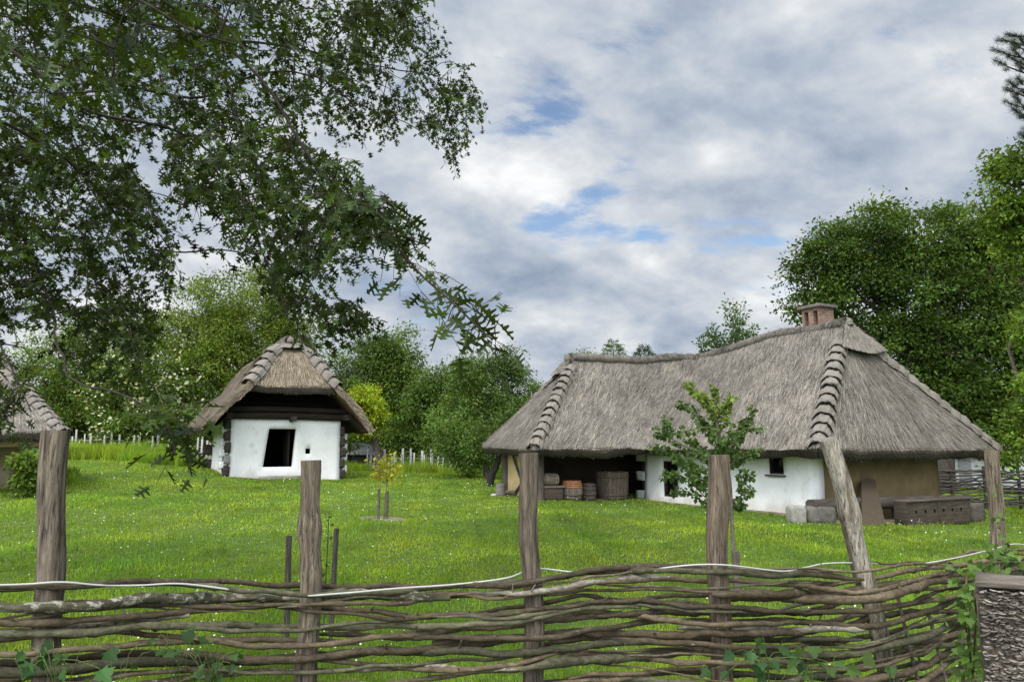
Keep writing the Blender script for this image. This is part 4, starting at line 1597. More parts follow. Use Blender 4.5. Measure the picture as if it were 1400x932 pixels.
    for y in (0, .05):
        faces_.append([V_(-Lq / 2, 0, y), V_(Lq / 2, 0, y), V_(Lq / 2, zb2, y), V_(-Lq / 2, zb2, y)])
        faces_.append([V_(-Lq / 2, zt2, y), V_(Lq / 2, zt2, y), V_(Lq / 2, Hq, y), V_(-Lq / 2, Hq, y)])
        for i in range(0, len(cells) - 1):
            a_, b_ = cells[i], cells[i + 1]
            m_ = (a_ + b_) / 2
            hc = [h_ for h_ in hs if abs(h_ - m_) < .02]
            if not hc:
                faces_.append([V_(a_, zb2, y), V_(b_, zb2, y), V_(b_, zt2, y), V_(a_, zt2, y)])
            else:
                an = np.arange(16) / 16 * 2 * math.pi
                sqr = [(m_ + .075 * np.clip(math.cos(x) * 1.4143, -1, 1), fz + .075 * np.clip(math.sin(x) * 1.4143, -1, 1)) for x in an]
                o_ = [V_(x, z, y) for x, z in sqr]
                n_ = [V_(m_ + rr * math.cos(x), fz + rr * math.sin(x), y) for x in an]
                for j in range(16):
                    faces_.append([o_[j], o_[(j + 1) % 16], n_[(j + 1) % 16], n_[j]])
    mb = MB(); mb.add(np.array(verts), faces_, (.072, .056, .042)); mb.build('front_board', M['board'], t, smooth=False)
    mb = MB()
    box(mb, xy3(cq, zg + Hq * .5) - U3 * -.06, (Lq, .04, Hq), d3, col=(.06, .047, .037), bev=.006)
    for s in (-1, 1): box(mb, xy3(cq, zg + Hq * .5) + d3 * (s * (Lq / 2 + .022)) - U3 * .07, (.04, .33, Hq), d3, col=(.06, .048, .037), bev=.006)
    box(mb, xy3(cq, zg - .03) - U3 * .07, (Lq, .30, .05), d3, col=(.05, .04, .03), bev=.004)
    mb.build('chest_body', M['board'], t)
    mb = MB(); box(mb, xy3(cq, zg + Hq + .022) - U3 * .07, (Lq + .1, .38, .04), d3, col=(.09, .073, .057), bev=.008); mb.build('lid', M['board'], t)
    mb = MB(); box(mb, xy3(cq, zg + Hq * .5) - U3 * .232, (.05, .02, Hq * .96), d3, col=(.07, .055, .043), bev=.004); mb.build('batten', M['board'], t)
    # end block
    q = hit(ea - U * 1.0, V, 1320)
    zg = float(gz(*q))
    mb = MB()
    hh = P(1320, 686, q[1])[2] - zg
    box(mb, xy3(q, zg + hh / 2 - .03), (.50, .45, hh), d3, col=(.10, .085, .07), sub=4, rough=.02)
    tag(mb.build('timber_block', M['board']), 'squat dark timber block at the right end of the holed chest', 'block')
    # leaning plank with rounded head
    fq = hit(ea - U * 1.4, V, 1188); f0 = np.array((*fq, float(gz(*fq)) + .01))
    pq = hit(ea + U * .10, V, 1178)
    f1 = np.array((pq[0], pq[1], P(1172, 652, pq[1])[2]))
    f1 = f1 - U3 * .12
    mb = MB()
    L_ = np.linalg.norm(f1 - f0)
    u_ = (f1 - f0) / L_
    prof = [(-.40, 0), (.40, 0), (.34, L_ * .55), (.28, L_ * .95), (.14, L_ * .96), (-.03, L_ * .985), (-.16, L_ * .97), (-.27, L_ * .90), (-.33, L_ * .55)]
    nrm = unit(np.cross(d3, u_))
    fr = [f0 + d3 * x + u_ * y - nrm * 0 for x, y in prof]
    bk_ = [p - nrm * .06 for p in fr]
    n = len(prof)
    mb.add(np.array(fr + bk_), [list(range(n)), list(range(2 * n - 1, n - 1, -1))] + [[i, (i + 1) % n, n + (i + 1) % n, n + i] for i in range(n)], (.085, .064, .042))
    tag(mb.build('leaning_plank', M['post'], smooth=False, base=f0), 'wide brown plank leaning upright against the ochre porch wall', 'plank')


build_props()


# ------------------------------------------------------------------ woven fence in front
FPX = [-700, -300, 75, 423, 725, 982, 1185, 1362, 1560, 1800]
FY = [2.3, 2.7, 3.05, 3.45, 3.62, 3.78, 4.1, 4.95, 5.7, 6.6]
TPX = [-300, 0, 200, 400, 560, 700, 800, 960, 1050, 1150, 1250, 1330, 1375, 1600]
TPY = [797, 795, 787, 792, 793, 786, 773, 776, 781, 782, 767, 757, 752, 745]


def fence_at(px):
    Y = np.interp(px, FPX, FY)
    p = P(px, np.interp(px, TPX, TPY), Y)
    return p            # xy on the fence line, z of its top there


_fp = np.array([fence_at(x) for x in np.linspace(-450, 1640, 260)])
_fs = np.concatenate([[0], np.cumsum(np.linalg.norm(np.diff(_fp[:, :2], axis=0), axis=1))])
FLEN = _fs[-1]


def fence_s(s):
    s = np.asarray(s, float)
    p = np.stack([np.interp(s, _fs, _fp[:, i]) for i in range(3)], -1)
    e = .05
    d = np.stack([np.interp(s + e, _fs, _fp[:, i]) - np.interp(s - e, _fs, _fp[:, i]) for i in range(2)], -1)
    d = unit(d)
    nrm = np.stack([d[:, 1], -d[:, 0]], -1)      # towards the camera
    return p, nrm


def s_of_px(px):
    t = [ray(px, 800)[0]][0]
    return float(np.interp(px, np.linspace(-450, 1640, 260), _fs))


def build_fence():
    rng = np.random.default_rng(71)
    root = thing('wattle_fence', (0.3, 3.6, 0), 'woven wattle fence of dark rough branches threaded between grey posts', 'fence')
    posts = [(75, 588, 36, 68, 905, 0), (423, 629, 30, 422, 920, 1), (724, 619, 29, 729, 930, 2), (982, 622, 31, 988, 920, 3), (1133, 600, 30, 1207, 880, 4), (1359, 615, 20, 1364, 780, 5), (-215, 600, 34, -220, 900, 6), (1488, 630, 19, 1488, 780, 7), (-425, 600, 36, -430, 900, 8), (1610, 632, 17, 1610, 775, 9)]
    ps = []
    for (pxt, pyt, w, pxb, pyb, i) in posts:
        Y = float(np.interp(np.interp(800, (pyt, pyb), (pxt, pxb)), FPX, FY))
        top = P(pxt, pyt, Y)
        if i == 4: w *= .88; top[1] += .02
        bot = P(pxb, pyb, float(np.interp(pxb, FPX, FY)) + (.03 if i == 4 else 0))
        r = w / F * Y / 2 * .90
        d = (top - bot) / (top[2] - bot[2])
        foot = bot + d * (-.25 - bot[2])
        n = 44
        t = np.linspace(0, 1, n)
        p = foot + (top - foot) * t[:, None]
        p[:, 0] += .010 * np.sin(t * 7 + i * 2) + .006 * np.sin(t * 19 + i)
        rad = r * (1.06 - .06 * t) * (1 + .03 * np.sin(t * 11 + i * 1.7))
        if i == 1:   # knot and a swelling on the second post
            rad = rad * (1 + .26 * np.exp(-((t - .84) / .03) ** 2) + .12 * np.exp(-((t - .74) / .02) ** 2))
        if i == 4:
            rad = rad * (1 + .22 * np.exp(-((t - .80) / .03) ** 2))
        if i == 0:
            rad = rad * (1 + .10 * np.clip((t - .86) / .14, 0, 1))
        mb = MB()
        base = {0: (.25, .215, .185), 1: (.27, .23, .19), 2: (.20, .17, .145), 3: (.23, .19, .155), 4: (.34, .30, .25), 5: (.26, .22, .18)}.get(i, (.22, .19, .16))
        sides = 40
        tt, nn, bb = frames(p)
        a = np.arange(sides) / sides * 2 * math.pi
        ring = nn[:, None] * np.cos(a)[None, :, None] + bb[:, None] * np.sin(a)[None, :, None]
        ta_, aa_ = np.meshgrid(t, a, indexing='ij')
        tw = aa_ + .35 * np.sin(ta_ * 3 + i)
        groove = np.zeros_like(ta_)
        for q in range(9):
            a0 = rng.uniform(0, 6.28); dep = rng.uniform(.03, .11); wd_ = rng.uniform(.05, .10)
            t0, tl = rng.uniform(0, 1.0), rng.uniform(.2, .7)
            da = np.angle(np.exp(1j * (tw - a0 - .25 * np.sin(ta_ * 5 + q))))
            groove += dep * np.exp(-(da / wd_) ** 2) * np.exp(-((ta_ - t0) / tl) ** 4)
        if i == 0:   # long drying crack from the top
            da = np.angle(np.exp(1j * (aa_ - 5.0)))
            groove += .45 * np.exp(-(da / .07) ** 2) * np.clip((ta_ - .55) / .4, 0, 1)
        facet = .035 * np.cos(3 * aa_ + i) + .02 * np.cos(5 * aa_ + 2 * i)
        rr = rad[:, None] * (1 + facet - groove)
        v = p[:, None] + ring * rr[..., None]
        v = v + (.004 * noise(v, 12, 2))[..., None] * ring
        # flat, slightly slanted saw cut
        idx = np.arange(n * sides).reshape(n, sides)
        i0, i1 = idx[:-1], idx[1:]
        f = np.stack([i0, i1, np.roll(i1, -1, 1), np.roll(i0, -1, 1)], -1).reshape(-1, 4)[:, ::-1].copy()
        streak = 1 + .22 * np.sin(aa_ * 7 + 2 * np.sin(ta_ * 4 + i)) * np.sin(aa_ * 3 + i + 1) + .15 * noise(v * np.array((30, 30, 1.3)), 1.0, 2)
        c = np.array(base)[None, None] * np.array((.76, .70, .61)) * np.clip(streak, .45, 1.6)[..., None] * (1 - np.clip(groove * 4, 0, .75))[..., None]
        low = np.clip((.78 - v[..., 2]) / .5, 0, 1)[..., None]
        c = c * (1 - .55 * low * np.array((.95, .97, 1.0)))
        if i == 4:   # pale bare wood where the bark has gone
            m = np.clip(noise(v * np.array((26, 26, 4.2)), 1, 2) * 4 - .3, 0, 1)[..., None]
            c = c * (1 - m) * .75 + m * np.array((.40, .35, .285))
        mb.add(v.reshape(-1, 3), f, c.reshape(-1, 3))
        capv = np.concatenate([v[-1], v[-1].mean(0)[None] - tt[-1] * .004])
        mb.add(capv, [[j, (j + 1) % sides, sides] for j in range(sides)], np.array(base) * .75)
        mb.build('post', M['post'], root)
        pxf = np.interp(800, (pyt, pyb), (pxt, pxb))
        ps.append((s_of_px(pxf), r, top, foot))
    order = sorted(range(len(ps)), key=lambda j: ps[j][0])
    sp = np.array([ps[j][0] for j in order])
    sgn = np.array([1 if j % 2 == 0 else -1 for j in range(len(order))], float)
    nrow = 25
    spacing = .0435
    count = 0
    def rod(sa, sb, zoff, par, r0, lich=False, wob=.014, rise=0.0, mat=None, extra=None):
        n = int((sb - sa) / .018) + 6
        s = np.linspace(sa, sb, n)
        p, nr = fence_s(np.clip(s, 0.02, FLEN - .02))
        ph = np.interp(s, sp, np.arange(len(sp)) * math.pi)
        off = np.cos(ph) * par * (.062 + r0 * .5)
        z = p[:, 2] - zoff + rise * (s - (sa + sb) / 2)
        q = np.stack([p[:, 0] + nr[:, 0] * off, p[:, 1] + nr[:, 1] * off, z], -1)
        k1, k2 = rng.uniform(0, 6.28, 2)
        w1, w2 = rng.uniform(1.6, 3.2), rng.uniform(4.5, 8)
        q[:, 2] += wob * np.sin(s * w1 + k1) + wob * .45 * np.sin(s * w2 + k2) + wob * .16 * np.sin(s * 17 + k1 * 3)
        q[:, :2] += nr * (wob * .7 * np.sin(s * w2 * .8 + k1) + wob * .2 * np.sin(s * 19 + k2))[:, None]
        q += .0055 * np.stack([noise(q * np.array((9, 9, 2)) + i_ * 3.1 + k1, 1.0, 2) for i_ in range(3)], 1)
        t = np.linspace(0, 1, n)
        if rng.random() < .5: t = 1 - t
        r = r0 * (1.12 - .42 * t) * (1 + .05 * np.sin(s * 23 + k1)) 
        r = r * np.clip(np.minimum(s - sa, sb - s) / .16 * .55 + .45, .4, 1)
        for kk in range(rng.integers(3, 8)):     # knots
            r = r * (1 + rng.uniform(.15, .4) * np.exp(-((s - rng.uniform(sa, sb)) / .020) ** 2))
        mb = MB()
        tone = rng.uniform(.6, 1.6)
        hue = np.array((.098, .074, .046)) if rng.random() < .7 else np.array((.080, .074, .044))
        if lich: hue, tone = np.array((.20, .172, .135)), 1.1
        c = hue * tone * (1 + .25 * noise(q, 3.0, 2)[:, None])
        tube(mb, q, r, 10, np.clip(c, .02, .6), rough=.15, rs=34)
        # side stubs
        for kk in range(rng.integers(1, 7)):
            j = rng.integers(4, n - 4)
            dd = unit(np.array((rng.normal(), rng.normal() - .3, abs(rng.normal()) + .2)))
            st = np.array([q[j], q[j] + dd * r[j] * 1.2, q[j] + dd * (r[j] * 1.2 + rng.uniform(.008, .05))])
            tube(mb, st, [r[j] * .45, r[j] * .32, r[j] * .22], 6, c[j] * 1.2)
        mb.build('rod', mat or (M['lichen'] if lich or rng.random() < .05 else M['rod']), root)
    zo = .010
    for row in range(29):
        par = 1 if row % 2 == 0 else -1
        upper = row < 20
        s = rng.uniform(-2.2, -.05)
        while s < FLEN:
            L_ = rng.uniform(3.8, 5.8) if upper else rng.uniform(5.0, 7.0)
            a_, b_ = max(.02, s), min(FLEN - .02, s + L_)
            if b_ - a_ > .5 and count < 70:
                rod(a_, b_, zo + rng.normal(0, .007), par, rng.choice([.010, .0135, .017, .020, .0235], p=[.22, .28, .26, .16, .08]), rise=rng.normal(0, .006))
                count += 1
            s += L_ - rng.uniform(.15, .5)
        zo += .033 if upper else .055
    for q in range(22):   # thinner switches threaded between
        a_ = rng.uniform(-.6, FLEN - 1.6)
        L_ = rng.uniform(1.6, 3.2)
        rod(max(.02, a_), min(FLEN - .02, a_ + L_), rng.uniform(.02, .52), rng.choice([-1, 1]), rng.choice([.006, .0085, .011]), wob=.018, rise=rng.normal(0, .02))
    # lichen-covered thick stick across the second post, and a slanting one on the left
    rod(s_of_px(372), s_of_px(590), .088, 1, .018, lich=True, wob=.010)
    rod(s_of_px(-40), s_of_px(262), .20, -1, .019, lich=True, wob=.008, rise=.11)
    rod(s_of_px(640), s_of_px(940), .060, 1, .014, lich=True, wob=.01)
    rod(s_of_px(930), s_of_px(1190), .28, 1, .018, lich=True, wob=.01, rise=.03)
    # short upright stakes between the rods at the right
    for (px, z0, z1) in ((1236, .16, .70), (1276, .05, .56)):
        p, nr = fence_s(np.array([s_of_px(px)]))
        mb = MB()
        c0 = p[0]
        pts = curve([(c0[0] + .10, c0[1], z0), (c0[0] + .03, c0[1] - .01, (z0 + z1) / 2), (c0[0] - .05, c0[1], z1 + .2)], 10)
        tube(mb, pts, .010, 7, (.15, .125, .10), rough=.1)
        mb.build('upright_stick', M['rod'], root)
    # white cable along the top
    cb = [(-330, 800, .06), (0, 797, .075), (85, 793, .08), (135, 798, .06), (190, 799, .05), (250, 797, .05), (330, 806, .06), (400, 812, .07), (470, 808, .075), (540, 802, .07), (620, 797, .06), (690, 789, .05), (735, 782, -.07), (790, 786, -.05), (840, 786, -.04), (890, 781, -.02), (940, 771, .06), (985, 771, .07), (1060, 780, .05), (1110, 779, -.05), (1145, 774, -.07), (1200, 773, -.07), (1250, 774, -.03), (1290, 764, .04), (1340, 751, .06), (1378, 743, .06), (1430, 752, .03), (1540, 750, .05)]
    pts = []
    for px, py, o in cb:
        s = np.array([s_of_px(px)])
        p, nr = fence_s(s)
        Y = p[0][1] - 0
        q = P(px, py, Y) + np.array((*(nr[0] * o), 0.006))
        pts.append(q)
    mb = MB()
    p = curve(pts, 300)
    tube(mb, p, .0040, 8, (.47, .46, .42))
    tag(mb.build('cable', M['cable']), 'thin white cable running along the top of the woven fence', 'cable')


build_fence()


# ------------------------------------------------------------------ old square gatepost crusted with bracket fungus
def build_stump():
    rng = np.random.default_rng(81)
    Y = 2.35
    a, b = P(1339, 800, Y), P(1470, 812, Y)
    zt = P(1345, 797, Y)[2]
    w = b[0] - a[0]
    axs = unit(np.array((.86, -.51, 0))); nrs = np.array((-.51, -.86, 0))
    w = .36
    c = np.array((a[0], a[1], 0)) + axs * w / 2 - nrs * w * .30
    root = thing('gatepost', (c[0], c[1], 0), 'broad square old gatepost with its front crusted in pale bracket fungus', 'post')
    mb = MB()
    box(mb, (c[0], c[1], zt / 2 - .13), (w, w * .6, zt + .2), axs, sub=12, col=(.10, .078, .06), rough=.012)
    v = mb.v[-1]
    mb.c[-1] = np.array((.115, .088, .068)) * (1 + .35 * noise(v * np.array((22, 22, 2)), 1, 2)[:, None])
    mb.build('trunk', M['post'], root)
    mb = MB()
    box(mb, (c[0], c[1], zt), (w + .004, w * .605, .014), axs, sub=6, col=(.13, .108, .085), rough=.006)
    mb.build('top_board', M['board'], root)
    # little half-round brackets
    n = 4600
    ax, nr = axs, nrs
    xs, zs = rng.uniform(-.5, .42, n), rng.uniform(.1, .985, n) ** .8
    kp = noise(np.stack([xs * 8, zs * 12, 0 * xs], 1), 1, 2) > -.75
    kp &= ~((xs > .26) & (zs < .78) & (rng.random(n) < .85))
    xs, zs = xs[kp], zs[kp]
    n = len(xs)
    pos = c + ax * (xs * w)[:, None] + nr * (w * .30 + .004) + np.array((0, 0, 1.0)) * (zs * zt)[:, None]
    an = np.linspace(-1.5, 1.5, 8)
    tv = [(-.1, -.5, 0)] + [(.62 * math.cos(t) * (1 + .12 * math.sin(5 * t)), .95 * math.sin(t), .05 * math.sin(4 * t)) for t in an] + [(-.1, .5, 0)]
    top = [(x, y, z + .10) for x, y, z in tv]
    bot = [(x * .86, y * .9, z - .14) for x, y, z in tv]
    m = len(tv)
    TV = np.array(top + bot)
    tf = [list(range(m)), list(range(2 * m - 1, m - 1, -1))] + [[i, m + i, m + i + 1, i + 1] for i in range(m - 1)]
    sz = rng.uniform(.006, .0135, n)
    X = nr[None] * .8 + np.array((0, 0, -.55)) + .30 * rng.normal(size=(n, 3))
    Z = np.array((0, 0, 1.0))[None] + nr[None] * .5 + .3 * rng.normal(size=(n, 3))
    mb = MB()
    n0 = mb.n
    place(mb, TV, tf, pos, X, Z, sz, np.array((.2, .2, .2)))
    cc = np.tile(np.concatenate([np.repeat(np.array((.085, .072, .06))[None], m, 0), np.repeat(np.array((.055, .045, .037))[None], m, 0)]), (n, 1))
    cc = cc.reshape(n, 2 * m, 3) * rng.uniform(.55, 1.35, (n, 1, 1))
    cc[:, 1:m - 1] *= rng.choice([1.0, 2.2, 3.2], n, p=[.35, .4, .25])[:, None, None]
    mb.c[-1] = cc.reshape(-1, 3)
    tag(mb.build('bracket_fungus', M['stone'], root, smooth=False), kind='stuff')


build_stump()


# ------------------------------------------------------------------ trees and bushes
def limb(mb, a, b, r0, r1, rng, bend=.12, n=9, sides=6, col=(.12, .10, .08), sag=0.0):
    a, b = np.asarray(a, float), np.asarray(b, float)
    L = np.linalg.norm(b - a)
    m1 = a * .65 + b * .35 + rng.normal(0, bend, 3) * L
    m2 = a * .3 + b * .7 + rng.normal(0, bend, 3) * L + np.array((0, 0, sag * L))
    p = curve([a, m1, m2, b], n)
    tube(mb, p, np.linspace(r0, r1, n), sides, col, rough=.06)
    return p


DENS = 1.75


def crown_leaves(mb, cl, tone_c, leaf, n_per, spread, rng, kind='simple', flat=.6, col=(.07, .12, .02), vary=.22, up=.8, droop=.25):
    """leaf clumps: cl centres, one tone each"""
    N = len(cl)
    k = np.maximum(1, (n_per * DENS * rng.uniform(.5, 1.5, N)).astype(int))
    idx = np.repeat(np.arange(N), k)
    n = len(idx)
    off = rng.normal(size=(n, 3)) * np.array((1, 1, flat))
    off *= (spread * .80 * rng.uniform(.6, 1.3, N))[idx][:, None]
    pos = cl[idx] + off
    Z = rng.normal(0, 1, (n, 3)) * .75 + np.array((0, 0, up))
    X = unit(off) * .8 + rng.normal(0, .6, (n, 3)) + np.array((0, 0, -droop))
    c = np.asarray(col)[None] * np.array((1.28, 1.15, .85)) * tone_c[idx][:, None] * (1 + vary * rng.normal(size=(n, 1)))
    yel = rng.normal(0, .12, n)
    c[:, 0] *= 1 + yel
    c = np.clip(c, .006, .8)
    tv, tf = LT[kind]
    place(mb, tv, tf, pos, X, Z, leaf * rng.uniform(.65, 1.3, n), c)


def tree(name, label, cat, Y, lobes, base_px, trunk_px, col, leaf=.13, clumps=220, n_per=60, spread=.42, seed=1, group=None, kind='simple', deep=.9, flat=.6, bark=(.12, .10, .08), shell=.55, tonev=.22, fork=None, dy=0, extra=None, limbs=True):
    """trunk, limbs and leaf clumps; lobes = (px, py, radius px[, radius y px[, depth offset]])"""
    rng = np.random.default_rng(seed)
    s = 1 / F * Y
    bx = P(base_px, 608, Y)[0]
    base = G(bx, Y)
    root = thing(name, base, label, cat, group)
    L_ = []
    for lb in lobes:
        px, py, r = lb[:3]
        ry = lb[3] if len(lb) > 3 else r
        dd = lb[4] if len(lb) > 4 else 0
        cpt = P(px, py, Y + dd)
        L_.append((cpt, np.array((r * s, r * s * deep, ry * s))))
    vol = np.array([np.prod(q[1]) ** .75 for q in L_]); vol /= vol.sum()
    cl = []
    lobe_id = []
    for i in range(clumps):
        j = rng.choice(len(L_), p=vol)
        d = unit(rng.normal(size=3))
        rr = rng.random() ** (shell * .5)
        rr *= rng.uniform(.85, 1.15) * (1 + .28 * float(noise((d * 2.2 + j * 3.1)[None], 1.0, 2)[0]))
        cl.append(L_[j][0] + d * L_[j][1] * rr)
        lobe_id.append(j)
    cl = np.array(cl)
    gz_ = gz(cl[:, 0], cl[:, 1])
    cl[:, 2] = np.maximum(cl[:, 2], gz_ + spread * .5)
    tone = np.clip(1 + tonev * noise(cl, 1.1, 2) + tonev * 1.1 * rng.normal(size=len(cl)), .4, 1.9)
    mb = MB()
    crown_leaves(mb, cl, tone, leaf, n_per, spread, rng, kind, flat, col)
    if extra is not None: extra(mb, cl, rng)
    # wood
    tm = MB()
    tr = trunk_px * s / 2
    cc = np.mean([q[0] for q in L_], 0)
    zf = fork if fork is not None else None
    fk = np.array((base[0] * .75 + cc[0] * .25, base[1] * .8 + cc[1] * .2, base[2] + (cc[2] - base[2]) * .45)) if fork is None else P(fork[0], fork[1], Y)
    p = curve([base - (0, 0, .3), base + (fk - base) * .35 + rng.normal(0, .06, 3), base + (fk - base) * .7 + rng.normal(0, .06, 3), fk], 14)
    tube(tm, p, np.linspace(tr * 1.25, tr * .8, 14), 10, bark, rough=.08)
    if limbs:
        ends = []
        for (cpt, rad) in L_:
            q = limb(tm, p[rng.integers(8, 14)], cpt + rng.normal(0, .15, 3) * rad, tr * .38, tr * .10, rng, n=10, bend=.06, col=bark, sag=.06)
            ends.append(q)
        nodes_ = np.concatenate(ends)
        pick = rng.choice(len(cl), min(len(cl), 70), replace=False)
        for i in pick:
            j = np.argmin(((nodes_ - cl[i]) ** 2).sum(1))
            limb(tm, nodes_[j], cl[i], tr * .15, tr * .04, rng, n=5, sides=4, col=bark)
    mb.build('crown', M['leaf'], root)
    tm.build('trunk', M['bark'], root)
    return root


def build_trees():
    GT = 'trees around the yard'
    def blossom(mb, cl, rng):
        k = rng.choice(len(cl), int(len(cl) * .75), replace=False)
        idx = np.repeat(k, 7)
        n = len(idx)
        pos = cl[idx] + rng.normal(0, .30, (n, 3)) + np.array((0, -.35, .15))
        tv = np.array([(0, 0, .12)] + [(.5 * math.cos(t), .5 * math.sin(t), 0) for t in np.linspace(0, 6.283, 8)[:-1]])
        place(mb, tv, [[0, i + 1, (i + 1) % 7 + 1] for i in range(7)], pos, rand_dirs(n, 1, rng), unit(rng.normal(0, .4, (n, 3)) + np.array((0, -.5, .8))), rng.uniform(.08, .22, n), np.array((.62, .62, .42)))
    tree('locust_tree', 'tall loose light-green tree rising behind the small white house', 'tree', 46, [(300, 415, 66, 54), (360, 420, 64, 52), (300, 470, 70, 50), (375, 480, 60, 50), (265, 470, 55, 45), (400, 450, 45, 45), (325, 490, 80, 55), (420, 500, 40, 45), (250, 530, 50, 60), (340, 560, 90, 50), (450, 560, 45, 50)], 330, 16, (.105, .165, .032), leaf=.18, clumps=640, n_per=62, spread=.52, seed=101, group=GT)
    tree('broadleaf_tree', 'mid-green tree rising behind the flowering elder bush', 'tree', 47, [(80, 500, 60, 45), (140, 480, 55, 45), (30, 540, 50, 60), (120, 545, 80, 50), (185, 470, 45, 50), (60, 580, 70, 40)], 110, 15, (.085, .145, .030), leaf=.18, clumps=460, n_per=60, spread=.5, seed=102, group=GT)
    tree('elder_bush', 'elder bush dotted with creamy white flower heads', 'bush', 43, [(200, 515, 58, 42), (165, 550, 45, 50), (235, 550, 45, 50), (200, 580, 75, 42), (255, 590, 35, 35), (150, 595, 30, 25)], 200, 10, (.070, .125, .025), leaf=.17, clumps=330, n_per=70, spread=.42, seed=103, extra=blossom, dy=0)
    tree('dark_bush', 'dark green bush under the trees beyond the long grass', 'bush', 48, [(100, 575, 60, 30), (180, 585, 60, 28), (40, 580, 50, 35), (265, 590, 40, 25)], 120, 6, (.04, .072, .02), leaf=.17, clumps=200, n_per=60, spread=.45, seed=104, shell=1.0)
    tree('broadleaf_tree', 'tall dark-green tree between the small house and the fruit tree', 'tree', 45, [(520, 490, 46, 38), (500, 530, 40, 45), (550, 525, 36, 50), (525, 570, 55, 45), (470, 520, 22, 40), (560, 575, 30, 40)], 528, 13, (.068, .122, .028), leaf=.17, clumps=400, n_per=58, spread=.45, seed=105, group=GT)
    tree('maple_tree', 'small yellow-green maple beside the right eaves of the small house', 'tree', 36, [(497, 548, 24, 20), (506, 572, 19, 16), (486, 565, 18, 22), (496, 590, 14, 10)], 519, 7, (.21, .30, .03), leaf=.13, clumps=130, n_per=52, spread=.24, seed=106, shell=.8)
    tree('broadleaf_tree', 'feathery mid-green tree behind the picket fence, left of the dense fruit tree', 'tree', 43, [(600, 540, 36, 34), (580, 575, 40, 40), (620, 580, 38, 40), (560, 600, 32, 28), (610, 515, 24, 18), (640, 540, 25, 30)], 590, 9, (.062, .115, .027), leaf=.16, clumps=330, n_per=55, spread=.42, seed=107, group=GT)
    tree('fruit_tree', 'dense round fruit tree with foliage hanging to the grass behind the cottage', 'tree', 33, [(665, 530, 58, 42), (640, 575, 52, 40), (700, 545, 36, 42), (620, 600, 38, 32), (665, 605, 45, 30), (650, 510, 30, 26), (690, 505, 32, 24), (715, 575, 25, 35), (640, 630, 22, 20)], 668, 9, (.078, .142, .040), leaf=.12, clumps=420, n_per=55, spread=.30, seed=108, group=GT, fork=(664, 590))
    tree('plum_tree', 'leaning dark trunk with low crown beside the open shed end', 'tree', 28, [(700, 590, 28, 26), (660, 600, 26, 20), (716, 570, 20, 26)], 668, 9, (.06, .11, .028), leaf=.11, clumps=110, n_per=45, spread=.28, seed=109, fork=(682, 622), bark=(.035, .03, .026))
    # big walnut behind the cottage
    tree('walnut_tree', 'huge dark walnut tree towering behind the cottage chimney', 'tree', 36, [(1130, 350, 52, 42), (1200, 320, 60, 40), (1280, 325, 62, 42), (1340, 350, 55, 50), (1110, 400, 40, 30), (1180, 385, 62, 42), (1260, 390, 70, 48), (1330, 420, 60, 55), (1225, 440, 55, 35), (1290, 470, 60, 45), (1360, 490, 45, 60), (1380, 390, 50, 60), (1150, 420, 36, 22), (1320, 540, 50, 45), (1385, 570, 40, 40), (1230, 490, 50, 40), (1280, 530, 50, 40), (1350, 560, 50, 45), (1400, 470, 45, 55), (1370, 330, 50, 40)], 1285, 26, (.052, .098, .022), leaf=.19, clumps=1250, n_per=52, spread=.42, seed=110, group=GT, fork=(1275, 470), bark=(.07, .06, .05))
    tree('ash_tree', 'pale yellow-green tree reaching in at the far right of the yard', 'tree', 21, [(1420, 270, 70, 55), (1380, 225, 30, 24), (1372, 285, 32, 28), (1440, 360, 55, 50), (1400, 345, 30, 30), (1450, 450, 52, 60), (1470, 200, 60, 50), (1410, 440, 22, 30), (1430, 540, 45, 50), (1405, 600, 35, 40), (1385, 640, 22, 22)], 1450, 18, (.10, .175, .030), leaf=.135, clumps=420, n_per=44, spread=.25, seed=111, group=GT)
    # tips seen over the roof
    tree('hornbeam', 'light-green treetop peeping over the left part of the thatched ridge', 'tree', 62, [(802, 488, 14, 18), (803, 520, 26, 30), (803, 560, 30, 34)], 803, 7, (.10, .16, .035), leaf=.2, clumps=80, n_per=60, spread=.35, seed=112)
    for i, (px, py, cw, lab, c) in enumerate(((838, 466, 20, 'taller soft green conifer top showing above the dip of the ridge', (.075, .125, .035)), (880, 472, 18, 'short dark blue-green conifer top just above the lowest dip of the ridge', (.03, .062, .035)))):
        conifer('conifer', lab, px, py, 58, cw, c, 120 + i)
    sprouts()
    # filler wood closing the view under the crowns
    tree('wood_edge', 'dim undergrowth closing the view behind the yard trees', 'undergrowth', 58, [(40, 585, 120, 40), (200, 590, 110, 38), (350, 590, 110, 36), (480, 596, 90, 30), (600, 596, 100, 26), (720, 592, 90, 30), (1330, 600, 110, 50), (1430, 590, 90, 60)], 400, 4, (.036, .066, .018), leaf=.26, clumps=520, n_per=60, spread=.8, seed=130, shell=1.2, limbs=False)['kind'] = 'stuff'
    pine()


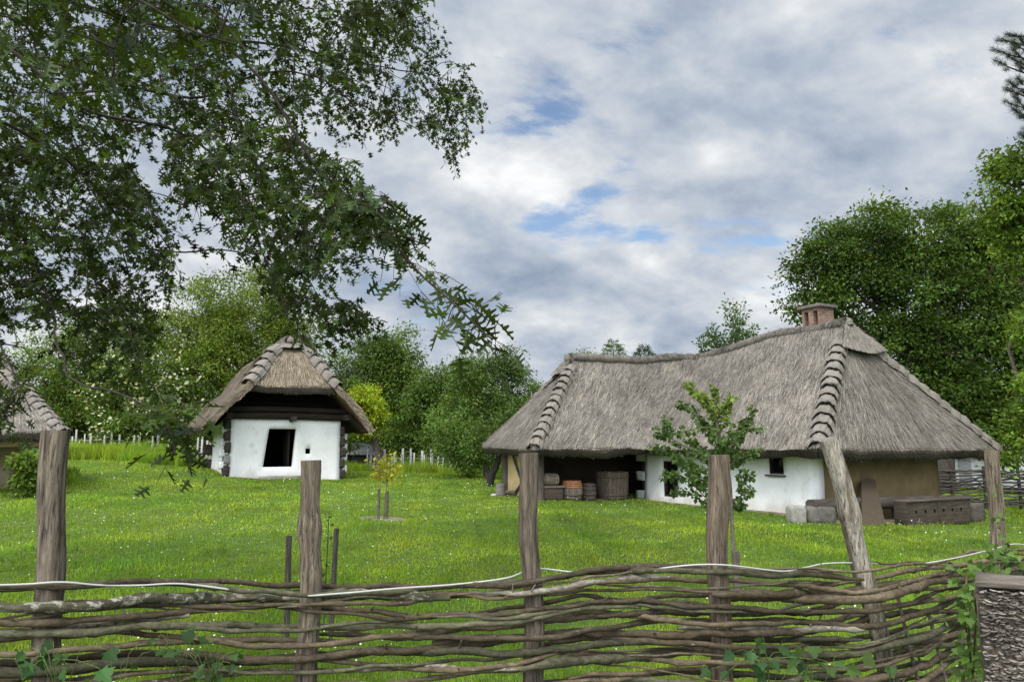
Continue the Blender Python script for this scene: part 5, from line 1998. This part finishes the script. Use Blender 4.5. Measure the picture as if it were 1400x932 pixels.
def conifer(name, label, px, py, Y, cw, col, seed):
    rng = np.random.default_rng(seed)
    top = P(px, py, Y)
    base = G(top[0], Y)
    H = top[2] - base[2]
    root = thing(name, base, label, 'conifer', 'conifer tops over the ridge')
    mb = MB()
    n = 9000
    t = rng.random(n) ** .8
    whorl = np.round(t * 26) / 26
    a = rng.uniform(0, 6.283, n)
    rad = (cw / F * Y / 2) * (1 + 5.5 * t) * rng.uniform(.2, 1.0, n) ** .6 * (.5 + .5 * np.minimum(1, t * 14))
    rad = np.minimum(rad, 2.6)
    lift = .35 * rad * rng.uniform(.5, 1)
    pos = np.stack([base[0] + rad * np.cos(a), base[1] + rad * np.sin(a), top[2] - whorl * H * .92 - .1 + lift * .6 + rng.normal(0, .09, n)], -1)
    X = np.stack([np.cos(a), np.sin(a), np.full(n, .35)], -1) + rng.normal(0, .5, (n, 3))
    c = np.array(col) * (1 + .25 * rng.normal(size=(n, 1)))
    tv, tf = LT['simple']
    place(mb, tv * np.array((1, .5, 1)), tf, pos, X, rng.normal(0, .5, (n, 3)) + np.array((0, 0, 1)), rng.uniform(.15, .32, n), np.clip(c, .01, .4))
    mb.build('crown', M['leaf'], root)
    tm = MB()
    tube(tm, np.linspace(base, top - (0, 0, .1), 8), np.linspace(.16, .02, 8), 7, (.1, .08, .06))
    tm.build('trunk', M['bark'], root)


def sprouts():
    """fan of feathery upright shoots seen over the ridge"""
    rng = np.random.default_rng(140)
    Y = 44
    b = P(999, 520, Y)
    base = G(b[0], Y)
    root = thing('tree_of_heaven', base, 'young tree with a fan of feathery upright shoots over the highest slope of the ridge', 'tree')
    tm, mb = MB(), MB()
    tube(tm, np.linspace(base - (0, 0, .2), b, 8), np.linspace(.14, .09, 8), 8, (.16, .13, .1))
    for (px, py, r) in ((960, 464, 9), (972, 450, 10), (996, 413, 12), (1013, 417, 12), (1033, 446, 9), (1006, 440, 12), (984, 462, 11), (1020, 462, 10)):
        e = P(px, py, Y + rng.normal(0, .6))
        p = limb(tm, b, e, .06, .015, rng, bend=.04, n=12, col=(.16, .13, .1), sag=-.03)
        k = 420
        t = rng.uniform(.35, 1.0, k)
        i = (t * 11).astype(int).clip(0, 10)
        f = (t * 11 - i)[:, None]
        q = p[i] * (1 - f) + p[np.minimum(i + 1, 11)] * f
        rr = r / F * Y * .75
        off = rng.normal(size=(k, 3)) * rr * np.array((.55, .55, .5))
        c = np.array((.075, .135, .035)) * (1 + .25 * rng.normal(size=(k, 1)))
        place(mb, *LT['simple'], q + off, unit(off) + np.array((0, 0, .1)), rng.normal(0, .7, (k, 3)) + np.array((0, 0, .8)), rng.uniform(.12, .26, k), np.clip(c, .01, .5))
    mb.build('crown', M['leaf'], root)
    tm.build('trunk', M['bark'], root)


def pine():
    """black pine whose outer branches reach in at the upper right"""
    rng = np.random.default_rng(150)
    Y = 19
    bx = P(1500, 608, Y)[0]
    base = G(bx, Y)
    root = thing('pine_tree', base, 'dark pine branches with needle tufts high at the right edge', 'pine')
    tm, mb = MB(), MB()
    top = np.array((bx - .2, Y, 14.5))
    tr = curve([base - (0, 0, .3), base + (top - base) * .4 + (.1, 0, 0), base + (top - base) * .75, top], 20)
    tube(tm, tr, np.linspace(.26, .07, 20), 10, (.10, .075, .06), rough=.1)
    tips = [(1366, 55), (1359, 68), (1363, 84), (1378, 48), (1387, 60), (1380, 78), (1395, 52), (1392, 88), (1380, 112), (1376, 122), (1392, 108), (1376, 140), (1386, 150), (1398, 125), (1396, 160), (1404, 70), (1408, 100), (1412, 140), (1401, 176), (1396, 184), (1420, 40), (1424, 80), (1430, 120), (1436, 160), (1410, 20), (1440, 10), (1450, 60), (1450, 180), (1385, 66), (1402, 86), (1388, 132)]
    r3_ = np.random.default_rng(5)
    tips += [(px_, py_) for px_, py_ in zip(r3_.uniform(1440, 1650, 60), r3_.uniform(-120, 420, 60))]
    for (px, py) in tips:
        e = P(px, py, Y + rng.normal(0, .35 if px < 1440 else 1.2))
        j = np.argmin(np.abs(tr[:, 2] - (e[2] - .4)))
        p = limb(tm, tr[j], e, .035, .010, rng, bend=.05, n=12, sides=5, col=(.045, .038, .032), sag=-.05)
        for (q, dr) in ((p[-1], p[-1] - p[-2]), (p[-2], p[-1] - p[-3]), (p[-3], p[-2] - p[-4]), (p[-4] + rng.normal(0, .05, 3), p[-2] - p[-4])):
            k = 75
            d = unit(dr) * .75 + rng.normal(0, .62, (k, 3)) + np.array((0, 0, .12))
            L = rng.uniform(.11, .19, k)
            st = q + rng.normal(0, .035, (k, 3))
            d = unit(d)
            sd = unit(np.cross(d, rng.normal(size=(k, 3)))) * .0042
            v = np.stack([st - sd, st + sd, st + d * L[:, None]], 1)
            i = (np.arange(k) * 3)[:, None] + np.array([[0, 1, 2]])
            mb.add(v.reshape(-1, 3), i, np.repeat(np.array((.035, .052, .032)) * (1 + .3 * rng.normal(size=(k, 1))).clip(.3, 2), 3, 0))
    mb.build('needles', M['leaf'], root)
    tm.build('trunk', M['bark'], root)


build_trees()


# ------------------------------------------------------------------ the oak overhead
def poly_sample(poly, n, rng):
    poly = np.asarray(poly, float)
    lo, hi = poly.min(0), poly.max(0)
    out = np.zeros((0, 2))
    while len(out) < n:
        q = rng.uniform(lo, hi, (n * 2, 2))
        out = np.concatenate([out, q[inpoly(q[:, 0], q[:, 1], poly)]])
    return out[:n]


def build_oak():
    rng = np.random.default_rng(161)
    base = G(-5.6, 4.6)
    root = thing('oak_tree', base, 'pin oak with deeply lobed pointed leaves hanging over the yard from above', 'tree')
    tm = MB()
    bark = (.045, .037, .030)
    trunk = curve([base - (0, 0, .3), base + (.05, 0, 1.6), base + (-.03, .1, 3.6), base + (.1, .2, 6.2), base + (.1, .3, 9)], 24)
    tube(tm, trunk, np.linspace(.30, .10, 24), 14, bark, rough=.06)
    B = [  # (px, py, depth) along each bough; first point sits on the trunk
        ([(-60, -60, 5.6), (120, 10, 6.4), (250, 45, 7.0), (390, 66, 7.6), (470, 80, 8.0), (540, 92, 8.2), (600, 105, 8.4), (640, 128, 8.5)], .055),
        ([(-60, 60, 5.2), (100, 95, 5.8), (260, 130, 6.4), (360, 100, 7), (430, 107, 7.2), (480, 140, 7.3), (560, 170, 7.4), (620, 215, 7.5)], .04),
        ([(-60, -150, 4.2), (150, -40, 4.2), (330, 80, 4.4), (430, 220, 4.4), (480, 280, 4.2), (540, 330, 3.9), (585, 382, 3.6), (632, 428, 3.4), (672, 468, 3.3)], .032),
        ([(-80, 150, 5.5), (60, 200, 6.0), (130, 260, 6.3), (190, 330, 6.6), (240, 345, 6.9), (330, 345, 7.0), (400, 400, 7.1), (450, 445, 7.2), (510, 455, 7.2)], .035),
        ([(-80, 30, 4.6), (120, 150, 4.8), (240, 180, 5.2), (330, 240, 5.4), (355, 330, 5.4), (385, 400, 5.3), (405, 445, 5.2), (440, 480, 5.2)], .03),
        ([(-80, 250, 5.6), (10, 300, 6.0), (60, 400, 6.2), (80, 480, 5.0), (110, 520, 4.0), (170, 545, 3.6), (225, 590, 3.3), (240, 625, 3.2)], .025),
        ([(-80, 330, 4.4), (-20, 430, 4.3), (20, 510, 4.2), (40, 560, 4.1)], .018),
        ([(-60, -200, 3.2), (100, -60, 2.9), (220, 20, 2.7), (320, 60, 2.7)], .022),
        ([(-60, -100, 6.5), (200, -60, 7.5), (420, -40, 8.5), (540, 0, 9.0), (590, 50, 9.0)], .045),
        ([(-60, 120, 7.2), (60, 180, 7.6), (150, 300, 7.8), (180, 400, 7.8), (190, 470, 7.6)], .04),
    ]
    sk = []
    for pts, r in B:
        q = [P(*x) for x in pts]
        j = np.argmin(np.abs(trunk[:, 2] - max(1.8, q[0][2] - .5)))
        p = curve([trunk[j]] + q, 60)
        p[8:] += .03 * np.stack([noise(p[8:] + i * 4, 2.0, 2) for i in range(3)], 1)
        r *= .42
        tube(tm, p, np.concatenate([np.linspace(r * 1.5, r, 12), np.geomspace(r, .004, 48)]), 7, bark, rough=.06)
        sk.append(p[6:])
    skel = np.concatenate(sk)
    gaps = [((212, 232), 30), ((195, 215), 16), ((240, 275), 14), ((272, 322), 30), ((310, 345), 14), ((455, 205), 26), ((425, 195), 18), ((495, 222), 18), ((95, 470), 22), ((40, 475), 16), ((215, 400), 10), ((130, 180), 12), ((330, 210), 10)]
    # (outline in the view, near, far, leaf sprays, leaves per spray, leaf scale)
    REG = [
        ([(-150, -130), (560, -130), (588, 0), (560, 55), (490, 110), (420, 175), (330, 195), (240, 185), (150, 225), (0, 240), (-150, 260)], 5.0, 9.4, 1600, 12, .84),
        ([(-150, -130), (400, -130), (390, 60), (250, 130), (120, 150), (-150, 160)], 2.6, 4.4, 110, 8, .95),
        ([(500, -60), (575, -10), (600, 60), (640, 105), (668, 150), (655, 185), (640, 235), (622, 240), (605, 200), (560, 190), (520, 205), (470, 215), (430, 185), (470, 100)], 7.2, 9.4, 320, 11, .78),
        ([(-150, 220), (110, 225), (190, 245), (235, 320), (245, 390), (215, 430), (205, 490), (100, 465), (60, 440), (0, 480), (-150, 520)], 5.4, 8.8, 860, 12, .82),
        ([(228, 200), (410, 185), (470, 235), (515, 285), (530, 330), (480, 345), (450, 388), (420, 408), (378, 362), (330, 335), (290, 285), (240, 300)], 4.2, 7.0, 330, 10, .86),
        ([(470, 230), (520, 262), (570, 320), (590, 360), (560, 375), (500, 335), (450, 280)], 3.6, 4.6, 30, 9, .95),
        ([(395, 370), (450, 430), (450, 495), (415, 480), (390, 430)], 5.2, 6.2, 12, 8, .8),
        ([(440, 420), (500, 432), (525, 460), (500, 475), (470, 470), (440, 455)], 6.8, 7.5, 34, 10, 1.0),
        ([(198, 556), (258, 562), (268, 600), (250, 630), (225, 612)], 3.1, 3.6, 16, 6, .95),
        ([(-40, 490), (40, 490), (70, 560), (40, 595), (-30, 600)], 4.2, 5.2, 22, 8, .9),
        ([(60, 440), (210, 440), (215, 540), (150, 550), (90, 520)], 6, 7.6, 44, 9, .9),
        ([(340, 330), (400, 360), (445, 430), (400, 440), (360, 400)], 6.8, 7.4, 34, 8, 1.0),
        ([(240, 320), (335, 335), (360, 375), (300, 365), (250, 345)], 6.5, 7.3, 22, 8, 1.0),
    ]
    near, far = MB(), MB()
    sprays = []
    for poly, d0, d1, n, per, ls in REG:
        q = poly_sample(poly, n, rng)
        dd = rng.uniform(d0, d1, n)
        for (px, py), D in zip(q, dd):
            if any((px - g[0][0]) ** 2 + (py - g[0][1]) ** 2 < g[1] ** 2 for g in gaps) and rng.random() < .93: continue
            sprays.append((P(px - 6, py - 16, D), per, ls * .9, D))
    # sprays along the long hanging twig
    tw = sk[2]
    for i in range(30, len(tw), 1):
        if rng.random() < .9:
            sprays.append((tw[i] + rng.normal(0, .025, 3), 3 if i < 46 else 3, 1.12, 3.4))
    # every spray hangs on the nearest bough or on a spray that is already attached
    spp = np.array([q[0] for q in sprays])
    dmin = np.array([np.min(((skel - q) ** 2).sum(1)) for q in spp])
    order = np.argsort(dmin)
    placed = np.zeros((0, 3))
    for oi in order:
        p_, per, ls, D = sprays[oi]
        d2 = ((skel - p_) ** 2).sum(1)
        j = np.argmin(d2)
        src, dist = skel[j], math.sqrt(d2[j])
        if len(placed):
            d3_ = ((placed - p_) ** 2).sum(1) * 1.15
            j3 = np.argmin(d3_)
            if d3_[j3] < d2[j]: src, dist = placed[j3], math.sqrt(d3_[j3])
        placed = np.concatenate([placed, p_[None]])
        dr = unit(p_ - src + np.array((.06, 0, -.10)) + rng.normal(0, .12, 3))
        if dist > .12:
            m = (src + p_) / 2 + np.array((0, 0, .10 * min(dist, 1.2))) + rng.normal(0, .05, 3) * dist
            tube(tm, curve([src, m, p_], 7), np.linspace(.0055, .0025, 7), 4, bark, caps=False)
        L_ = rng.uniform(.18, .36)
        tip = p_ + dr * L_ * .6 + np.array((0, 0, -.06))
        sp_ = curve([p_ - dr * L_ * .4, p_, tip], 6)
        tube(tm, sp_, np.linspace(.003, .0015, 6), 3, (.09, .08, .05), caps=False)
        k = max(2, int(per * rng.uniform(.7, 1.3)))
        t = np.linspace(0, 1, k)
        ii = (t * 4.99).astype(int)
        pos = sp_[ii] + (sp_[np.minimum(ii + 1, 5)] - sp_[ii]) * (t * 4.99 - ii)[:, None] + rng.normal(0, .012, (k, 3))
        side = unit(np.cross(dr, np.array((0, 0, 1.0)) + rng.normal(0, .2, 3)))
        X = dr[None] * rng.uniform(.1, .9, (k, 1)) + side[None] * (np.where(np.arange(k) % 2 == 0, 1, -1) * rng.uniform(.5, 1.2, k))[:, None] + np.array((0, 0, -.42)) + rng.normal(0, .25, (k, 3))
        Z = np.array((0, 0, 1.0))[None] + rng.normal(0, .55, (k, 3))
        c = np.array((.038, .062, .012)) * (1 + .28 * rng.normal(size=(k, 1))) * (rng.uniform(.65, 1.2) if rng.random() < .8 else 1.7)
        c = np.clip(c, .008, .4)
        size = rng.uniform(.085, .135, k) * ls
        if D < 5.2: place(near, *LT['oak'], pos, X, Z, size, c)
        else: place(far, *LT['oakfar'], pos, X, Z, size, c)
    near.add(np.concatenate(far.v), [], np.concatenate(far.c)) if False else None
    # one foliage mesh
    off = near.n
    near.v += far.v; near.c += far.c
    near.f += [f + off for f in far.f]
    near.n += far.n
    near.build('foliage', M['oakleaf'], root)
    tm.build('trunk', M['bark'], root)


build_oak()


# ------------------------------------------------------------------ saplings, stakes, vines
def build_young():
    rng = np.random.default_rng(171)
    # young pear in front of the white wall
    Y = 9.2
    b = P(1001, 700, Y)
    base = G(b[0], Y)
    root = thing('pear_sapling', base, 'young pear tree with round glossy leaves in front of the white wall', 'tree')
    tm, mb = MB(), MB()
    z = lambda px, py, d=0: P(px, py, Y + d)
    st = curve([base - (0, 0, .1), z(1001, 720), z(997, 650), z(985, 600), z(975, 560)], 20)
    tube(tm, st, np.linspace(.026, .014, 20), 9, (.17, .14, .11), rough=.06)
    ends = [(938, 522, .1), (926, 552, .3), (912, 572, -.3), (896, 590, .1), (893, 612, .3), (905, 650, -.2), (918, 672, .0), (955, 540, -.2), (975, 528, .2), (1003, 540, -.3), (1030, 555, .2), (1042, 585, -.1), (1038, 612, .3), (1030, 650, -.2), (1015, 690, .0), (1000, 585, -.4), (960, 620, -.5), (940, 600, .4), (985, 560, .4), (1010, 620, .45), (950, 650, .2), (925, 625, -.4), (975, 590, -.3), (955, 575, .1), (1018, 590, .1), (1022, 668, .25), (935, 640, .5)]
    for (px, py, d) in ends:
        e = z(px, py, d)
        j = int(np.interp(py, (520, 700), (19, 6)))
        j = max(6, min(18, j - 2))
        if py > 640: j = 6
        p = limb(tm, st[j], e, .011, .004, rng, bend=.10, n=10, sides=5, col=(.16, .13, .1), sag=.05)
        L = np.linalg.norm(e - st[j])
        k = int(44 + 88 * L)
        light = py < 545
        t = rng.uniform(.25, 1.0, k)
        i = (t * 9).astype(int).clip(0, 8)
        q = p[i] + (p[i + 1] - p[i]) * (t * 9 - i)[:, None]
        X = rng.normal(0, .8, (k, 3)) + np.array((0, -.1, -.35))
        Zd = rng.normal(0, .6, (k, 3)) + np.array((0, -.25, .9))
        c = np.array((.15, .215, .035) if light else (.088, .150, .036)) * (1 + .2 * rng.normal(size=(k, 1)))
        place(mb, *LT['round'], q + unit(X) * .02, X, Zd, rng.uniform(.045, .080, k), np.clip(c, .01, .5))
    mb.build('crown', M['leaf'], root)
    tm.build('trunk', M['bark'], root)
    s = P(1006, 753, 8.9); s0_ = G(s[0], 8.9)
    mb = MB()
    tube(mb, np.linspace(s0_ - (0, 0, .15), s, 8), .042, 10, (.15, .125, .10), rough=.07)
    tag(mb.build('stake', M['post'], base=s0_), 'short thick stake at the foot of the pear sapling', 'stake', 'stakes in the lawn')
    # yellow sapling between two stakes
    Y = 16.5
    b = P(525, 700, Y); base = G(b[0], Y)
    root = thing('yellow_sapling', base, 'spindly sapling with yellow-green leaves between two short stakes', 'tree')
    tm, mb = MB(), MB()
    st = curve([base, P(527, 680, Y), P(529, 655, Y), P(531, 634, Y)], 12)
    tube(tm, st, np.linspace(.017, .008, 12), 7, (.16, .13, .1))
    for (px, py) in ((512, 634), (520, 628), (531, 625), (541, 630), (547, 638), (516, 645), (538, 645), (525, 638), (546, 650), (512, 652)):
        e = P(px, py, Y + rng.normal(0, .15))
        p = limb(tm, st[rng.integers(6, 11)], e, .006, .003, rng, n=6, sides=4, col=(.16, .13, .1))
        k = 34
        q = p[rng.integers(2, 6, k)] + rng.normal(0, .06, (k, 3))
        place(mb, *LT['simple'], q, rng.normal(size=(k, 3)), rng.normal(0, .6, (k, 3)) + np.array((0, 0, .8)), rng.uniform(.06, .12, k), np.clip(np.array((.34, .34, .035)) * (1 + .2 * rng.normal(size=(k, 1))), .02, .7))
    mb.build('crown', M['leaf'], root)
    tm.build('trunk', M['bark'], root)
    for (px, pt, Yk, r, lab) in ((518, 668, 16.3, .032, 'taller dark stake left of the yellow sapling'), (530, 671, 16.6, .028, 'short pale stake right of the yellow sapling')):
        s = P(px, pt, Yk); b0 = G(s[0], Yk)
        mb = MB(); tube(mb, np.linspace(b0 - (0, 0, .1), s, 7), r, 8, (.15, .125, .10), rough=.08)
        tag(mb.build('stake', M['post'], base=b0), lab, 'stake', 'stakes in the lawn')
    for (px, pt, pb_, pbx, Yk, r, lab) in ((395, 732, 860, 392, 7.0, .027, 'dark stake with wire behind the fence, left of the knotted post'), (460, 722, 860, 452, 7.1, .024, 'slim leaning dark stake behind the fence, right of the knotted post')):
        s = P(px, pt, Yk); b0 = P(pbx, pb_, Yk)
        mb = MB()
        tube(mb, np.linspace(b0 - (0, 0, .12), s, 8), r, 9, (.085, .072, .060), rough=.07)
        tag(mb.build('stake', M['post'], base=b0), lab, 'stake', 'stakes in the lawn')
    # thin seedling by those stakes
    b0 = G(*P(444, 800, 7.2)[:2])
    root = thing('seedling', b0, 'thin dark seedling with a few leaves between two slim stakes', 'sapling')
    tm, mb = MB(), MB()
    st = curve([b0, P(447, 760, 7.2), P(449, 720, 7.2), P(450, 698, 7.2)], 14)
    tube(tm, st, np.linspace(.006, .003, 14), 5, (.06, .06, .04))
    k = 26
    i = rng.integers(3, 14, k)
    place(mb, *LT['round'], st[i] + rng.normal(0, .02, (k, 3)), rng.normal(size=(k, 3)), rng.normal(0, .5, (k, 3)) + np.array((0, 0, .9)), rng.uniform(.03, .06, k), np.array((.06, .11, .03)))
    mb.build('leaves', M['leaf'], root); tm.build('stem', M['bark'], root)
    # vine bush by the left shed
    tree('vine_bush', 'leafy green vine bush against the clay wall of the left shed', 'bush', 19.0, [(36, 645, 14, 22), (30, 628, 10, 12), (42, 665, 14, 14), (48, 640, 8, 14)], 28, 3, (.085, .15, .03), leaf=.12, clumps=60, n_per=20, spread=.15, seed=175)
    # sprays of vine leaves growing through the fence
    def sprig(px, py, Y, leaves, size, lab, col, kind='maple', name='vine_sprig', spread=.09, seed=0):
        r2 = np.random.default_rng(seed)
        c = P(px, py, Y)
        g0 = G(c[0] + .03, c[1] + .12)
        leaves = int(leaves * 1.5) if leaves > 2 else leaves
        root = thing(name, g0, lab, 'vine', 'vine sprays in the fence')
        tm, mb = MB(), MB()
        stem = curve([g0, (g0 + c) / 2 + (.02, .03, 0), c], 10)
        tube(tm, stem, np.linspace(.004, .002, 10), 5, (.10, .13, .04))
        k = leaves
        pos = c + r2.normal(0, 1, (k, 3)) * np.array((spread, .03, spread * .55))
        for p in pos:
            tube(tm, curve([stem[-1 - r2.integers(0, 4)], (stem[-1] + p) / 2 + (0, 0, .015), p], 5), .0014, 4, (.12, .16, .05), caps=False)
        X = r2.normal(0, .5, (k, 3)) + np.array((0, -.5, -.55)) + (pos - c) * 6
        Z = r2.normal(0, .35, (k, 3)) + np.array((0, -.65, .75))
        cc = np.array(col) * .78 * (1 + .25 * r2.normal(size=(k, 1)))
        place(mb, *LT[kind], pos, X, Z, size * .64 * r2.uniform(.55, 1.25, k), np.clip(cc, .01, .5))
        mb.build('leaves', M['leaf'], root); tm.build('stem', M['bark'], root)
    sprig(72, 902, 2.85, 8, .10, 'dark green three-lobed leaves low on the fence by the cracked post', (.05, .115, .03), seed=1)
    sprig(292, 912, 3.1, 12, .085, 'spray of dull green vine leaves low between the cracked and knotted posts', (.055, .11, .03), seed=2)
    sprig(1050, 902, 3.55, 12, .105, 'dark pointed vine leaves low on the fence under the pear sapling', (.045, .10, .03), seed=3)
    sprig(1108, 908, 3.5, 7, .12, 'broad pale-green vine leaves low on the fence beside the dark pointed ones', (.075, .13, .03), seed=4)
    sprig(1216, 912, 3.7, 2, .085, 'single bright green leaf low on the fence under the bleached leaning post', (.08, .17, .04), seed=5, spread=.02)
    sprig(150, 918, 2.9, 5, .06, 'small vine leaves at the bottom of the fence right of the cracked post', (.06, .12, .03), seed=6)
    sprig(240, 880, 3.2, 5, .06, 'little green leaves peeping between rods over the dull vine spray', (.06, .12, .03), seed=8)
    # ivy over the fence end and up the last post
    r2 = np.random.default_rng(9)
    g0 = G(2.2, 3.6)
    root = thing('ivy', g0, 'light green ivy climbing over the fence beside the fungus-crusted gatepost', 'ivy')
    tm, mb = MB(), MB()
    paths = [[(1330, 925, 3.3), (1325, 860, 3.1), (1332, 800, 3.0), (1350, 772, 3.1), (1385, 768, 3.2), (1430, 770, 3.2)], [(1330, 925, 3.3), (1318, 830, 3.0), (1322, 790, 3.0)], [(1385, 768, 3.2), (1372, 740, 4.4), (1366, 700, 4.8), (1362, 660, 4.85)], [(1330, 925, 3.3), (1334, 850, 2.9), (1334, 815, 2.75)]]
    for pi, pts in enumerate(paths):
        p = curve([P(*q) for q in pts], 40)
        tube(tm, p, .004, 5, (.10, .09, .05))
        k = (150, 60, 34, 36)[pi]
        i = r2.integers(0, 40, k)
        pos = p[i] + r2.normal(0, 1, (k, 3)) * np.array((.028, .03, .03))
        c = np.array((.085, .145, .032)) * (1 + .3 * r2.normal(size=(k, 1)))
        place(mb, *LT['maple'], pos, r2.normal(0, .7, (k, 3)) + np.array((0, -.2, -.5)), r2.normal(0, .5, (k, 3)) + np.array((-.1, -.6, .7)), r2.uniform(.022, .046, k), np.clip(c, .02, .5))
    mb.build('leaves', M['leaf'], root); tm.build('stem', M['bark'], root)


build_young()


# ------------------------------------------------------------------ far fences and sheds
def pickets(name, label, pxs, Y, seed, group='picket fences beyond the lawn', hlo=.7, hhi=1.05):
    rng = np.random.default_rng(seed)
    root = thing(name, G(*P((pxs[0] + pxs[-1]) / 2, 620, Y)[:2]), label, 'fence', group)
    pts = []
    for px in pxs:
        Yk = Y + rng.normal(0, .05)
        b = G(P(px, 620, Yk)[0], Yk)
        h = rng.uniform(hlo, hhi)
        mb = MB()
        lean = rng.normal(0, .05)
        box(mb, b + np.array((lean * h / 2, 0, h / 2 - .05)), (rng.uniform(.07, .12), .03, h + .1), (1, rng.normal(0, .1), 0), up=(lean, 0, 1), col=np.array((.50, .49, .45)) * rng.uniform(.7, 1.2), bev=.008)
        mb.build('picket', M['post'], root)
        pts.append(b)
    pts = np.array(pts)
    for z in (.3, .62):
        mb = MB()
        q = pts + np.array((0, .05, z))
        tube(mb, q, .025, 5, (.2, .18, .15))
        mb.build('rail', M['board'], root)


def build_far():
    rng = np.random.default_rng(181)
    pickets('picket_fence', 'ragged pale picket fence between the small house and the dense fruit tree', sorted(list(np.linspace(504, 640, 24) + rng.normal(0, 2.4, 24)) + [733, 738, 752]), 38, 5, hlo=.75, hhi=1.15)
    pickets('picket_fence', 'thin pale pickets standing behind the long grass bank', sorted(list(np.linspace(86, 240, 17) + rng.normal(0, 4, 17)) + [270, 276, 282, 287]), 41, 6, hlo=.8, hhi=1.2)
    # low dark shed behind the small house
    def hut(name, label, px0, px1, pyt, Y, depth, wall, roofc, clap=0, rise=.9, over=.3):
        a, b = P(px0, pyt, Y), P(px1, pyt, Y)
        zt = a[2]
        g = min(float(gz(a[0], Y)), float(gz(b[0], Y)))
        root = thing(name, ((a[0] + b[0]) / 2, Y + depth / 2, g), label, 'shed')
        mb = MB()
        p = [a[:2], b[:2], b[:2] + (0, depth), a[:2] + (0, depth)]
        for i in range(4):
            p0, p1 = np.array(p[i]), np.array(p[(i + 1) % 4])
            d = unit(p1 - p0); inn = np.array((-d[1], d[0]))
            wall_panel(mb, p0, p1, g, zt, .12, inn, [], wall, rough=.01)
            if clap:
                n = int((zt - g) / clap)
                for j in range(n):
                    z = g + (j + .5) * clap
                    box(mb, xy3((p0 + p1) / 2 - inn * .02, z), (np.linalg.norm(p1 - p0), .03, clap * .86), (d[0], d[1], 0), col=wall, bev=.006, up=(inn[0] * .12, inn[1] * .12, 1))
        mb.build('wall', M['board'], root)
        mb = MB()
        cx0, cx1 = a[0] - over, b[0] + over
        yr = Y + depth / 2
        for sg in (-1, 1):
            ye = yr + sg * (depth / 2 + over)
            v = [(cx0, ye, zt - .1), (cx1, ye, zt - .1), (cx1, yr, zt + rise), (cx0, yr, zt + rise)]
            vv = np.array(v + [(x, y, z + .09) for x, y, z in v])
            mb.add(vv, [[0, 1, 2, 3], [7, 6, 5, 4], [0, 1, 5, 4], [1, 2, 6, 5], [2, 3, 7, 6], [3, 0, 4, 7]], roofc)
        mb.build('roof', M['board'], root, smooth=False)
        dm = MB()
        dx = (a[0] * .6 + b[0] * .4)
        box(dm, (dx, Y - .04, g + .8), (.75, .06, 1.6), (1, 0, 0), col=np.array(wall) * .5, bev=.01)
        dm.build('door', M['board'], root)
    hut('low_shed', 'low dark plank shed with pale roof edge behind the small house', 440, 520, 619, 46, 3.0, (.055, .045, .038), (.34, .33, .31), rise=.5)
    hut('boarded_shed', 'white clapboard shed beyond the right end of the cottage', 1262, 1400, 624, 44, 4.5, (.60, .60, .57), (.36, .35, .33), clap=.17, rise=.7)
    # second wattle fence at the right, behind the cottage
    root = thing('wattle_fence', G(*P(1380, 660, 24.5)[:2]), 'dark wattle fence standing beyond the right porch of the cottage', 'fence')
    Y = 24.5
    xs = np.linspace(P(1225, 650, Y)[0], P(1560, 650, Y)[0], 60)
    for i in range(16):
        z = .12 + i * .075
        y = Y + .06 * np.cos(np.arange(60) * .55 + i * math.pi)
        p = np.stack([xs, y, gz(xs, y) + z + .03 * np.sin(xs * 1.3 + i) + .015 * rng.normal(size=60)], -1)
        mb = MB()
        tube(mb, p, .030 * rng.uniform(.7, 1.25), 6, np.array((.075, .065, .055)) * rng.uniform(.7, 1.7), rough=.15)
        mb.build('rod', M['rod'], root)
    for i, px in enumerate((1240, 1300, 1345, 1392, 1440, 1500)):
        b = G(P(px, 650, Y)[0], Y)
        mb = MB()
        tube(mb, [b - (0, 0, .1), b + (.01, 0, .7), b + (0, 0, (1.75, 1.85, 1.4, 1.5, 1.6, 1.5)[i])], .05, 8, (.08, .068, .055), rough=.08)
        mb.build('post', M['post'], root)


build_far()
